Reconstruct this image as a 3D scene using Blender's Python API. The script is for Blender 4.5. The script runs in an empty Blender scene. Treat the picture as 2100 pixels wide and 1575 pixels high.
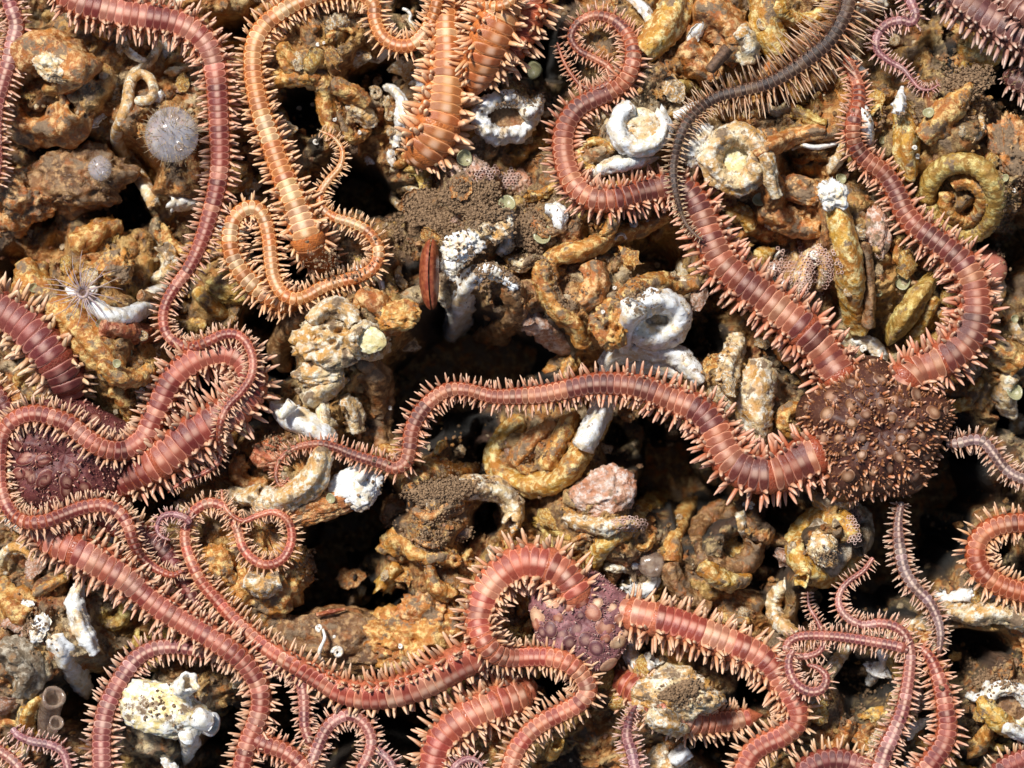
import bpy, bmesh, math, random
import numpy as np
from mathutils import Vector, Matrix

random.seed(7)
rng = np.random.default_rng(7)
S = bpy.context.scene
COL = S.collection

# ------------------------------------------------------------------ camera, light, exposure
H = 58.33                                   # camera height; 1 unit = 100 px of the photograph
cd = bpy.data.cameras.new('camera')
cam = bpy.data.objects.new('camera', cd)
COL.objects.link(cam)
cam.location = (0, 0, H)
cd.lens = 100
cd.sensor_width = 36
cd.clip_end = 500
cd.dof.use_dof = True
cd.dof.focus_distance = H - 0.5
cd.dof.aperture_fstop = 0.13
S.camera = cam

SUN = Vector((-0.48, 0.62, 1.14)).normalized()      # towards the light
elev = math.asin(SUN.z)
W = bpy.data.worlds.new('World')
S.world = W
W.use_nodes = True
wn = W.node_tree
bg = wn.nodes['Background']
sky = wn.nodes.new('ShaderNodeTexSky')
sky.sky_type = 'NISHITA'
sky.sun_disc = False
sky.sun_elevation = elev
sky.sun_rotation = math.atan2(SUN.x, SUN.y)
wn.links.new(sky.outputs[0], bg.inputs[0])
bg.inputs[1].default_value = 0.08
sl = bpy.data.lights.new('sun', 'SUN')
sl.energy = 5.0
sl.angle = math.radians(8)
sl.color = (1.0, 0.985, 0.965)
so = bpy.data.objects.new('sun', sl)
COL.objects.link(so)
so.location = (-8, 14, 25)
so.rotation_euler = SUN.to_track_quat('Z', 'Y').to_euler()
S.view_settings.view_transform = 'Standard'
S.view_settings.look = 'None'
S.view_settings.exposure = 0.1
S.view_settings.gamma = 1
S.view_settings.use_curve_mapping = False
S.cycles.max_bounces = 5
S.cycles.transparent_max_bounces = 8

# ------------------------------------------------------------------ numeric helpers
def lin(r, g, b):
    f = lambda c: (c / 12.92 if c <= 0.04045 else ((c + 0.055) / 1.055) ** 2.4)
    return (f(r / 255), f(g / 255), f(b / 255))

def _hash(ix, iy, iz, seed):
    h = (ix * 374761393 + iy * 668265263 + iz * 1274126177 + seed * 974711) & 0xffffffff
    h = ((h ^ (h >> 13)) * 1274126177) & 0xffffffff
    return ((h ^ (h >> 16)) & 0xffff) / 32767.5 - 1.0

def noise3(p, seed=0):
    """value noise, p (n,3)"""
    f = np.floor(p)
    i = f.astype(np.int64)
    t = p - f
    t = t * t * t * (t * (t * 6 - 15) + 10)
    x, y, z = i[:, 0], i[:, 1], i[:, 2]
    out = 0
    for dx in (0, 1):
        wx = t[:, 0] if dx else 1 - t[:, 0]
        for dy in (0, 1):
            wy = t[:, 1] if dy else 1 - t[:, 1]
            for dz in (0, 1):
                wz = t[:, 2] if dz else 1 - t[:, 2]
                out = out + _hash(x + dx, y + dy, z + dz, seed) * wx * wy * wz
    return out

def noise2(x, y, seed=0):
    fx, fy = np.floor(x), np.floor(y)
    ix, iy = fx.astype(np.int64), fy.astype(np.int64)
    tx, ty = x - fx, y - fy
    tx = tx * tx * tx * (tx * (tx * 6 - 15) + 10)
    ty = ty * ty * ty * (ty * (ty * 6 - 15) + 10)
    h = lambda a, b: _hash(ix + a, iy + b, 0, seed)
    return (h(0, 0) * (1 - tx) + h(1, 0) * tx) * (1 - ty) + (h(0, 1) * (1 - tx) + h(1, 1) * tx) * ty

def fbm2(x, y, octs, seed=0, gain=0.5, ridge=False):
    out, a = 0, 1.0
    for k in range(octs):
        c, s = math.cos(k * 1.3), math.sin(k * 1.3)
        n = noise2((x * c - y * s) * 2 ** k + 17.3 * k, (x * s + y * c) * 2 ** k + 5.1 * k, seed + k)
        if ridge: n = 1 - 2 * np.abs(n)
        out = out + a * n
        a *= gain
    return out

def spline(ctrl, ds):
    """Catmull-Rom through control rows, resampled at about ds (number or function of the row); first two columns are x, y"""
    c = np.asarray(ctrl, float)
    c = np.vstack([2 * c[0] - c[1], c, 2 * c[-1] - c[-2]])
    pts = []
    for i in range(1, len(c) - 2):
        p0, p1, p2, p3 = c[i - 1:i + 3]
        n = max(4, int(np.hypot(*(p2 - p1)[:2]) / 0.03))
        t = np.linspace(0, 1, n, endpoint=False)[:, None]
        q = 0.5 * (2 * p1 + (p2 - p0) * t + (2 * p0 - 5 * p1 + 4 * p2 - p3) * t ** 2 + (3 * p1 - p0 - 3 * p2 + p3) * t ** 3)
        q[:, 2:] = p1[2:] * (1 - t) + p2[2:] * t
        pts.append(q)
    pts.append(c[-2:-1])
    q = np.vstack(pts)
    seg = np.hypot(*np.diff(q[:, :2], axis=0).T)
    s = np.concatenate([[0], np.cumsum(seg)])
    if callable(ds):
        st = [0.0]
        while st[-1] < s[-1]:
            row = [np.interp(st[-1], s, q[:, k]) for k in range(q.shape[1])]
            st.append(st[-1] + ds(row))
        st = np.array(st[:-1])
    else:
        st = np.linspace(0, s[-1], max(3, int(round(s[-1] / ds)) + 1))
    return np.stack([np.interp(st, s, q[:, k]) for k in range(q.shape[1])], 1), st

def smooth(a, n):
    n = int(max(1, n))
    k = np.exp(-0.5 * (np.arange(-2 * n, 2 * n + 1) / n) ** 2)
    k /= k.sum()
    return np.convolve(np.pad(a, 2 * n, mode='edge'), k, mode='valid')

def wx(px): return (px - 1050) / 100.0
def wy(py): return (787.5 - py) / 100.0
def par(x, y, z):                            # a point seen over ground point (x, y), but at height z
    k = (H - z) / H
    return x * k, y * k

# ------------------------------------------------------------------ mesh and object helpers
def mesh(name, v, f, mats=None, cols=None, smooth_=True):
    v = np.ascontiguousarray(v, np.float32)
    m = bpy.data.meshes.new(name)
    fl = f if isinstance(f, list) else [f]
    fl = [np.asarray(a, np.int32) for a in fl if len(a)]
    tot = np.concatenate([np.full(len(a), a.shape[1], np.int32) for a in fl])
    idx = np.concatenate([a.ravel() for a in fl])
    m.vertices.add(len(v)); m.vertices.foreach_set('co', v.ravel())
    m.loops.add(len(idx)); m.loops.foreach_set('vertex_index', idx)
    m.polygons.add(len(tot))
    m.polygons.foreach_set('loop_start', np.concatenate([[0], np.cumsum(tot)[:-1]]).astype(np.int32))
    m.polygons.foreach_set('loop_total', tot)
    m.polygons.foreach_set('use_smooth', np.full(len(tot), smooth_))
    if cols is not None:
        a = m.color_attributes.new('tint', 'FLOAT_COLOR', 'POINT')
        c = np.ones((len(v), 4), np.float32); c[:, :3] = cols
        a.data.foreach_set('color', c.ravel())
    m.update(calc_edges=True)
    if mats is not None: m.materials.append(mats)
    return m

def obj(name, m, parent=None, loc=None):
    o = bpy.data.objects.new(name, m)
    COL.objects.link(o)
    if parent is not None: o.parent = parent
    if loc is not None: o.location = loc
    return o

def tag(o, label=None, cat=None, group=None, kind=None):
    if label: o['label'] = label
    if cat: o['category'] = cat
    if group: o['group'] = group
    if kind: o['kind'] = kind
    return o

def thing(name, label, cat, loc, group=None):
    return tag(obj(name, None, None, loc), label, cat, group)

def grid_faces(nu, nv, wrap_v=True):
    i = np.arange(nu - 1)[:, None]
    j = np.arange(nv if wrap_v else nv - 1)[None, :]
    j2 = (j + 1) % nv
    a = i * nv + j; b = i * nv + j2; c = (i + 1) * nv + j2; d = (i + 1) * nv + j
    return np.stack([a, d, c, b], -1).reshape(-1, 4)

# ------------------------------------------------------------------ materials
def new_mat(name):
    m = bpy.data.materials.new(name)
    m.use_nodes = True
    t = m.node_tree
    return m, t, t.nodes['Principled BSDF']

class N:
    def __init__(s, t): s.t = t
    def __call__(s, kind, ins=None, **kw):
        n = s.t.nodes.new('ShaderNode' + kind)
        for k, v in kw.items(): setattr(n, k, v)
        for k, v in (ins or {}).items():
            sock = n.inputs[k]
            if isinstance(v, bpy.types.NodeSocket): s.t.links.new(v, sock)
            else: sock.default_value = v
        return n
    def math(s, op, a, b=0.0, c=0.0):
        return s('Math', {0: a, 1: b, 2: c}, operation=op).outputs[0]
    def mix(s, f, a, b, mode='MIX'):
        n = s.t.nodes.new('ShaderNodeMix'); n.data_type = 'RGBA'; n.blend_type = mode
        for sock, v in ((n.inputs[0], f), (n.inputs[6], a), (n.inputs[7], b)):
            if isinstance(v, bpy.types.NodeSocket): s.t.links.new(v, sock)
            elif sock.type == 'RGBA': sock.default_value = (*v[:3], 1)
            else: sock.default_value = v
        return n.outputs[2]
    def step(s, x, lo, hi):
        return s('MapRange', {0: x, 1: lo, 2: hi, 3: 0.0, 4: 1.0}, interpolation_type='SMOOTHSTEP').outputs[0]
    def noise(s, vec, scale, detail=4, rough=0.55, dist=0.0):
        return s('TexNoise', {'Vector': vec, 'Scale': scale, 'Detail': detail, 'Roughness': rough, 'Distortion': dist}).outputs[0]

SILT = lin(132, 106, 78)

def crust_nodes(n, vec, base, dark, light, stain, silt):
    """layered encrusting colour: returns a colour socket and a height socket"""
    a = n.noise(vec, 1.7, 6, 0.62)
    b = n.noise(vec, 6.5, 6, 0.65)
    c = n.noise(vec, 17.0, 4, 0.6)
    col = n.mix(n.step(a, 0.38, 0.66), dark, base)
    col = n.mix(n.step(b, 0.45, 0.62), col, light)
    col = n.mix(n.math('MULTIPLY', n.step(n.noise(vec, 3.3, 5), 0.52, 0.66), 0.75), col, stain)
    col = n.mix(n.math('MULTIPLY', n.step(c, 0.58, 0.7), 0.55), col, lin(60, 38, 24))
    geo = n('NewGeometry')
    up = n('SeparateXYZ', {0: geo.outputs['Normal']}).outputs[2]
    f = n.math('MULTIPLY', n.step(n.noise(vec, 2.1, 6, 0.7), 0.62 - silt * 0.3, 0.70 - silt * 0.3), n.step(up, 0.25, 0.7))
    sc = n.mix(n.noise(vec, 22, 3), lin(84, 64, 46), lin(164, 136, 104))
    col = n.mix(f, col, sc)
    v = n('TexVoronoi', {'Vector': vec, 'Scale': 11.0}).outputs[0]
    h = n.math('ADD', n.math('MULTIPLY', b, 0.8), n.math('MULTIPLY', c, 0.6))
    h = n.math('ADD', h, n.math('MULTIPLY', v, -0.35))
    h = n.math('ADD', h, n.math('MULTIPLY', n.noise(vec, 42, 4, .7), 0.45))
    return col, h, f

def shell_mat(name, base, dark, light, stain, silt, rough=0.33, bump=0.8):
    m, t, p = new_mat(name)
    n = N(t)
    oi = n('ObjectInfo')
    tc = n('TexCoord')
    vec = n('VectorMath', {0: tc.outputs['Object'], 1: n('CombineXYZ', {0: n.math('MULTIPLY', oi.outputs['Random'], 90.0), 1: n.math('MULTIPLY', oi.outputs['Random'], 37.0)}).outputs[0]}, operation='ADD').outputs[0]
    col, h, f = crust_nodes(n, vec, base, dark, light, stain, silt)
    t.links.new(col, p.inputs['Base Color'])
    t.links.new(n.math('ADD', n.math('MULTIPLY', f, 0.4), rough), p.inputs['Roughness'])
    bp = n('Bump', {'Strength': bump, 'Distance': 0.06, 'Height': h})
    t.links.new(bp.outputs[0], p.inputs['Normal'])
    return m

L = lin
STY = {
    'white':  shell_mat('white_shell', L(232, 231, 226), L(214, 200, 172), L(244, 244, 242), L(214, 178, 122), 0.22, 0.28, 0.28),
    'cream':  shell_mat('cream_shell', L(226, 204, 158), L(202, 148, 74), L(240, 232, 210), L(200, 146, 78), 0.36),
    'ochre':  shell_mat('ochre_shell', L(202, 138, 60), L(160, 94, 40), L(236, 200, 128), L(186, 112, 42), 0.36),
    'yellow': shell_mat('yellow_shell', L(210, 160, 64), L(178, 114, 40), L(238, 216, 150), L(180, 116, 44), 0.28),
    'orange': shell_mat('orange_shell', L(202, 130, 60), L(152, 88, 38), L(232, 188, 128), L(180, 100, 48), 0.42),
    'brown':  shell_mat('brown_shell', L(138, 96, 58), L(92, 62, 36), L(186, 146, 100), L(156, 92, 44), 0.4),
    'olive':  shell_mat('olive_shell', L(196, 156, 72), L(154, 112, 48), L(224, 202, 128), L(168, 122, 52), 0.28),
    'pink':   shell_mat('pink_shell', L(206, 166, 138), L(180, 122, 88), L(228, 208, 192), L(190, 120, 78), 0.3),
    'red':    shell_mat('red_shell', L(180, 98, 62), L(140, 68, 42), L(216, 156, 116), L(196, 120, 60), 0.2),
    'grey':   shell_mat('grey_shell', L(150, 132, 106), L(106, 88, 66), L(194, 180, 156), L(150, 108, 62), 0.4),
}

STY['lemon'] = shell_mat('lemon_shell', L(226, 214, 164), L(206, 190, 130), L(236, 230, 196), L(190, 160, 96), 0.1, 0.35, 0.3)

STY['spotted'] = SPOT = shell_mat('spotted_shell', L(234, 230, 214), L(222, 200, 140), L(242, 240, 234), L(206, 176, 92), 0.42, 0.3, 0.3)

def flesh_mat(name, kind):
    """animal surfaces; the base colour comes from each object's own colour"""
    m, t, p = new_mat(name)
    n = N(t)
    oi = n('ObjectInfo')
    tc = n('TexCoord')
    xyz = n('SeparateXYZ', {0: tc.outputs['Object']})
    col = oi.outputs['Color']
    rnd = oi.outputs['Random']
    if kind == 'plate':
        x, y = n.math('SUBTRACT', xyz.outputs[0], 0.06), xyz.outputs[1]
        q4 = lambda a: n.math('POWER', n.math('ABSOLUTE', a), 2.8)
        r = n.math('POWER', n.math('ADD', q4(x), q4(y)), 1 / 2.8)
        pale = n.mix(0.4, n.mix(1.0, col, (1.35, 1.35, 1.35), 'MULTIPLY'), n.mix(.5, col, L(236, 192, 160)))
        # each plate: darker lobes either side of a pale mid line, thin pale rim
        lobes = n.step(n.math('ABSOLUTE', y), 0.05, 0.42)
        c2 = n.mix(n.math('MULTIPLY', lobes, 0.8), col, n.mix(1.0, col, (0.52, 0.36, 0.36), 'MULTIPLY'))
        amt = oi.outputs['Alpha']
        c2 = n.mix(n.math('MULTIPLY', n.math('MULTIPLY', n.math('SUBTRACT', 1.0, n.step(n.math('ABSOLUTE', y), 0.04, 0.36)), n.math('SUBTRACT', 1.0, n.math('MULTIPLY', n.step(n.math('ABSOLUTE', x), .25, .85), .65))), amt), c2, n.mix(0.25, L(236, 200, 172), col))
        c2 = n.mix(n.math('MULTIPLY', n.step(r, 0.8, 0.94), 0.9), c2, pale)
        sp = n.noise(tc.outputs['Object'], 9, 2)
        c2 = n.mix(n.math('MULTIPLY', n.step(sp, 0.5, 0.7), 0.25), c2, pale)
        h = n.noise(tc.outputs['Object'], 14, 2)
        rough = 0.36
    elif kind == 'disc_plate':
        r = n.math('SQRT', n.math('ADD', n.math('MULTIPLY', xyz.outputs[0], xyz.outputs[0]), n.math('MULTIPLY', xyz.outputs[1], xyz.outputs[1])))
        sp = n.noise(tc.outputs['Object'], 5, 4)
        c2 = n.mix(n.step(r, .15, .75), n.mix(.35, col, L(220, 180, 150)), n.mix(1.0, col, (.62, .5, .5), 'MULTIPLY'))
        c2 = n.mix(n.math('MULTIPLY', n.step(r, .84, .97), .55), c2, n.mix(.5, col, L(226, 178, 144)))
        c2 = n.mix(n.math('MULTIPLY', n.step(sp, .45, .65), .35), c2, col)
        h = sp
        rough = 0.42
    elif kind == 'spine':
        x = xyz.outputs[0]
        tip = n.step(x, 0.15, 1.0)
        c2 = n.mix(tip, n.mix(0.35, col, L(168, 76, 44)), n.mix(0.35, col, L(236, 212, 188)))
        c2 = n.mix(n.math('MULTIPLY', n.step(n.math('ABSOLUTE', xyz.outputs[1]), 0.04, 0.1), 0.3), c2, n.mix(0.5, col, L(96, 54, 40)))
        h = n.noise(tc.outputs['Object'], 9, 2)
        rough = 0.35
    elif kind == 'core':
        a = n.noise(tc.outputs['Object'], 9, 5)
        v = n('TexVoronoi', {'Vector': tc.outputs['Object'], 'Scale': 13.0, 'Randomness': 0.9}, feature='DISTANCE_TO_EDGE').outputs[0]
        c2 = n.mix(n.step(a, 0.35, 0.65), n.mix(0.5, col, L(92, 34, 22)), col)
        c2 = n.mix(n.math('MULTIPLY', n.math('SUBTRACT', 1.0, n.step(v, 0.0, 0.1)), 0.4), c2, n.mix(0.4, col, L(200, 150, 116)))
        h = n.math('ADD', n.math('MULTIPLY', n.step(v, 0.0, 0.25), 0.8), n.math('MULTIPLY', a, 0.4))
        rough = 0.38
    else:                                              # disc skin
        a = n.noise(tc.outputs['Object'], 4, 6)
        b = n.noise(tc.outputs['Object'], 16, 4)
        c2 = n.mix(n.step(a, 0.4, 0.62), n.mix(0.5, col, L(60, 28, 26)), col)
        c2 = n.mix(n.math('MULTIPLY', n.step(b, 0.52, 0.66), 0.3), c2, n.mix(0.35, col, L(200, 150, 120)))
        h = b
        rough = 0.55
    t.links.new(c2, p.inputs['Base Color'])
    p.inputs['Roughness'].default_value = rough
    p.inputs['Specular IOR Level'].default_value = 0.38
    p.inputs['Subsurface Weight'].default_value = 0.05
    p.inputs['Subsurface Radius'].default_value = (0.09, 0.04, 0.025)
    bp = n('Bump', {'Strength': 0.3, 'Distance': 0.03, 'Height': h})
    t.links.new(bp.outputs[0], p.inputs['Normal'])
    return m

PLATE, SPINE, CORE, SKIN, DPLATE = (flesh_mat('star_' + k, k) for k in ('plate', 'spine', 'core', 'skin', 'disc_plate'))

def plain_mat(name, c, rough=0.4, alpha=1.0, sss=0.0, vary=None, bump=0.2, scale=12):
    m, t, p = new_mat(name)
    n = N(t)
    tc = n('TexCoord')
    a = n.noise(tc.outputs['Object'], scale, 4)
    t.links.new(n.mix(n.step(a, 0.35, 0.65), c, vary or tuple(x * 0.6 for x in c)), p.inputs['Base Color'])
    p.inputs['Roughness'].default_value = rough
    p.inputs['Alpha'].default_value = alpha
    p.inputs['Subsurface Weight'].default_value = sss
    p.inputs['Subsurface Radius'].default_value = (0.2, 0.15, 0.1)
    bp = n('Bump', {'Strength': bump, 'Distance': 0.03, 'Height': a})
    t.links.new(bp.outputs[0], p.inputs['Normal'])
    return m

JELLY = plain_mat('clear_jelly', L(222, 218, 222), 0.08, 0.34, 0.3, L(186, 176, 176), 0.1, 4)
HAIR = plain_mat('pale_hair', L(206, 180, 140), 0.5, 0.8)
TENT = plain_mat('tentacle_flesh', L(200, 172, 146), 0.35, 0.7, 0.2, L(170, 150, 160))
CUP = plain_mat('polyp_flesh', L(188, 178, 136), 0.25, 0.8, 0.3, L(150, 150, 112))
PINKJ = plain_mat('pink_jelly', L(196, 128, 104), 0.2, 0.93, 0.4, L(176, 104, 84), 0.1, 3)
GREYJ = plain_mat('grey_jelly', L(176, 152, 130), 0.15, 0.6, 0.3, L(136, 110, 94), 0.25, 7)
REDLEAF = plain_mat('red_valve', L(122, 54, 34), 0.35, 1, 0.1, L(164, 92, 58), 0.5, 9)
STICK = plain_mat('brown_stick', L(112, 82, 58), 0.7, 1, 0, L(76, 54, 38), 0.5, 20)
SILTM = plain_mat('silt_crumb', L(154, 124, 92), 0.9, 1, 0, L(112, 86, 60), 0.9, 26)
LILAC = plain_mat('lilac_moss', L(176, 150, 152), 0.8, 1, 0, L(130, 110, 116), 0.4, 20)
GREEN = plain_mat('green_fuzz', L(106, 104, 88), 0.8, 1, 0, L(66, 74, 66), 0.4, 20)

def tint_mat(name, rough):
    m, t, p = new_mat(name)
    n = N(t)
    tc = n('TexCoord')
    at = n('Attribute', attribute_name='tint')
    base = at.outputs['Color']
    vec = tc.outputs['Object']
    dk = n.mix(1.0, base, (0.5, 0.42, 0.34), 'MULTIPLY')
    lt = n.mix(0.5, base, L(230, 196, 132))
    col, h, f = crust_nodes(n, vec, base, dk, lt, L(186, 112, 46), 0.38)
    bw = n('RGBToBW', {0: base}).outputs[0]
    rock = n.mix(n.math('MULTIPLY', n.step(n.noise(vec, 9, 4), .6, .72), .35), base, L(96, 84, 66))  # dark tints, both bare rock and the painted pit shade, stay nearly unstained
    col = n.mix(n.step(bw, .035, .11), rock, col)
    t.links.new(col, p.inputs['Base Color'])
    p.inputs['Roughness'].default_value = rough
    bp = n('Bump', {'Strength': 0.9, 'Distance': 0.09, 'Height': h})
    t.links.new(bp.outputs[0], p.inputs['Normal'])
    return m
CRUST = tint_mat('seabed_crust', 0.6)
RUB = tint_mat('rubble_crust', 0.6)

# ------------------------------------------------------------------ the sea bed (structure)
D = 0.036
GX = np.arange(-14, 14.001, D)
GY = np.arange(-11.5, 11.501, D)
XX, YY = np.meshgrid(GX, GY)
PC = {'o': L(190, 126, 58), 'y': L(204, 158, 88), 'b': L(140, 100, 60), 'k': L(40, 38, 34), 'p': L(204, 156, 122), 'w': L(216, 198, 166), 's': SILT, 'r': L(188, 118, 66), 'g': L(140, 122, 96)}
z = -1.75 + 0.55 * fbm2(XX * 0.45, YY * 0.45, 3, 3)
colr = np.zeros(XX.shape + (3,))
base_n = fbm2(XX * 0.6, YY * 0.6, 3, 50)
colr[:] = np.array(L(104, 72, 44))
k = np.clip(base_n * 0.9 + 0.35, 0, 1)[..., None]
colr = colr * (1 - k) + np.array(PC['o']) * k
k = np.clip(fbm2(XX * 0.8, YY * 0.8, 3, 80) * 1.4 - 0.3, 0, 1)[..., None]
colr = colr * (1 - k) + np.array(PC['y']) * k
k = np.clip(fbm2(XX * 0.9, YY * 0.9, 4, 90) * 2.2 - 0.5, 0, .9)[..., None]
colr = colr * (1 - k) + np.array(PC['k']) * k

# lumps: px, py, radius px, height above the base, colour
LUMPS = [(110,190,120,1.3,'o'),(650,140,140,1.3,'o'),(650,300,80,.7,'y'),(840,250,110,.7,'o'),(1010,260,110,1.2,'y'),(960,370,60,1.2,'p'),(930,430,110,1.2,'s'),(1010,510,110,1.2,'s'),
(990,620,80,.6,'o'),(690,690,120,1.1,'y'),(800,650,80,.8,'o'),(640,850,90,.9,'y'),(590,950,90,.9,'b'),(660,1010,110,1.0,'y'),(500,1150,130,.9,'y'),(900,1010,120,1.1,'o'),(860,1120,110,.8,'b'),
(1160,560,150,1.1,'y'),(1100,670,100,1.0,'p'),(1220,650,90,1.1,'o'),(1340,660,120,1.0,'w'),(1460,720,80,.5,'p'),(1500,330,110,1.1,'w'),(1310,260,110,1.1,'w'),(1410,80,130,1.2,'o'),(1560,70,130,1.2,'y'),
(1640,340,110,1.0,'o'),(1660,540,110,1.2,'p'),(1780,520,110,1.2,'y'),(1870,270,140,1.2,'y'),(1970,400,130,1.2,'y'),(1950,210,110,1.1,'s'),(2060,330,100,.9,'b'),(1550,830,80,.9,'w'),(1240,1040,90,.9,'p'),(1130,930,110,.9,'o'),
(1490,1110,110,.9,'g'),(1700,1110,120,1.3,'y'),(1240,1130,100,.8,'y'),(50,1270,130,1.0,'g'),(60,1380,110,1.0,'g'),(170,1290,90,.9,'w'),(350,1460,110,1.0,'w'),(160,640,130,1.2,'y'),(230,530,90,1.1,'y'),(250,700,110,1.1,'o'),
(270,790,90,.8,'y'),(470,610,90,.9,'y'),(1390,1450,130,1.2,'g'),(2060,730,110,1.1,'y'),(2040,1250,110,1.0,'y'),(2050,1420,110,1.0,'s'),(1790,1420,110,.8,'s'),(1640,1450,90,.4,'b'),(330,260,110,.9,'o'),(300,150,80,.8,'o'),
(230,250,80,.8,'o'),(170,420,90,.2,'b'),(1050,1540,90,.8,'y'),(690,1300,120,.5,'b'),(880,1250,110,.9,'o'),(1130,420,90,.9,'s'),(700,590,90,.4,'b'),(1560,590,60,.3,'k'),(1300,460,90,.6,'y'),(1870,640,110,1.1,'y'),
(1240,330,90,.8,'w'),(1960,130,80,.2,'k'),(1700,230,90,.9,'o'),(1560,1240,110,.6,'o'),(2010,1020,70,.4,'b'),(1620,1230,60,.8,'y'),(1500,780,60,.8,'y'),(1330,1170,80,.7,'b'),(450,190,90,.4,'o'),(180,60,80,.4,'o'),(1230,110,90,.6,'y')]
PITS = [(140,340,80,1.0),(60,400,70,.9),(240,430,70,1.0),(40,560,60,.9),(910,760,130,3.2),(1020,740,90,2.4),(850,840,80,2.4),(640,1200,90,2.6),(730,1080,80,2.6),(760,1020,60,1.6),(1400,960,90,2.0),(1430,700,60,1.6),(1440,1020,70,1.6),(1850,1060,120,3),
(1770,1040,60,1.6),(1950,1010,80,2.2),(1930,900,60,1.2),(710,380,70,2.0),(760,400,60,1.6),(560,740,60,1.6),(540,650,60,1.6),(320,1000,60,1.8),(610,230,60,1.1),(760,150,50,.7),(960,200,60,1.6),(1080,70,70,2.2),(1120,150,60,1.2),
(830,30,50,1.2),(480,60,50,.8),(1590,500,60,.6),(1620,350,50,.6),(1620,1040,70,1.8),(1580,1000,70,1.8),(1560,1160,60,1.4),(1680,1240,60,1.2),(1480,1500,70,1.4),(1550,1420,60,1.4),(1130,1440,70,1.4),(560,1480,90,2),(720,1480,80,2),(830,1500,70,2.2),(430,1530,70,1.6),
(180,1460,70,1.5),(270,1400,60,1.4),(1830,1180,80,2.0),(1900,1130,60,1.8),(2050,1150,70,1.4),(2000,1330,60,1.4),(2090,850,60,1.2),(1130,720,50,1.0),(1060,760,70,1.4),(590,520,60,1.2),(850,470,30,1.0),(1350,540,60,.9),(760,1240,60,1.4),(800,1230,50,1.0),(1360,990,60,1.4),(2070,500,60,.8),(2060,170,60,1.4),(1470,620,50,.9),(520,1270,70,1.8),(600,1290,60,1.6),(480,780,70,1.3),(400,800,60,1.2),(280,360,60,.7),(980,930,60,1.2),(1310,900,70,1.0),(1750,1400,60,1.0),(240,980,70,1.0),(1730,1180,60,1.5),(960,1110,40,.8),(1000,1060,40,1.6)]
for px, py, r, h, c in LUMPS:
    x, y = par(wx(px), wy(py), -0.6)
    wob = 1 + 0.35 * fbm2(XX * 1.1 + px, YY * 1.1 + py, 2, 11)
    d = np.hypot(XX - x, YY - y) / (r / 100) * wob
    k = np.exp(-d ** 3 * 1.2)
    z += h * k
    kc = np.clip(k * 1.3 - 0.12, 0, 0.85)[..., None]
    colr = colr * (1 - kc) + np.array(PC[c]) * kc
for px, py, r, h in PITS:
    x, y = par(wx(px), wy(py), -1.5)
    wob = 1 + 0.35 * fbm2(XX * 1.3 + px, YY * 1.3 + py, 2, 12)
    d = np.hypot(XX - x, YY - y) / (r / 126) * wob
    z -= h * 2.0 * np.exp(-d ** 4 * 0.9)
    if h > .9:  # deeper pits: shade of the hollow painted into the tint, over dark rock
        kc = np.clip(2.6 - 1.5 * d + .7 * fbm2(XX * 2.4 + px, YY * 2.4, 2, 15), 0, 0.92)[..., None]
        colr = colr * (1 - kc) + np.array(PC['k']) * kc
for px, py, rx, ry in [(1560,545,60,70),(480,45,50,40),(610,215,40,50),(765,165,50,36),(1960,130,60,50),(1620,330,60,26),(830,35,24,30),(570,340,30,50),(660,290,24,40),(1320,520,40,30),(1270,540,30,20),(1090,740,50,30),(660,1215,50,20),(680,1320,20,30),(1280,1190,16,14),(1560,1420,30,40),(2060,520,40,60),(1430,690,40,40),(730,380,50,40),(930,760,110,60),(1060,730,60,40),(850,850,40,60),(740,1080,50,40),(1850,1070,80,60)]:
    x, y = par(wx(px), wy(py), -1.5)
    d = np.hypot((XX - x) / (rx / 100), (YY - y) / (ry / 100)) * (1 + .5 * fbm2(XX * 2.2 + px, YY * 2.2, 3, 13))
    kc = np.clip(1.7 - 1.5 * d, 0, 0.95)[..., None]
    colr = colr * (1 - kc) + np.array(PC['k']) * kc  # bare black rock; the patches over deep pits also paint in shade
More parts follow.
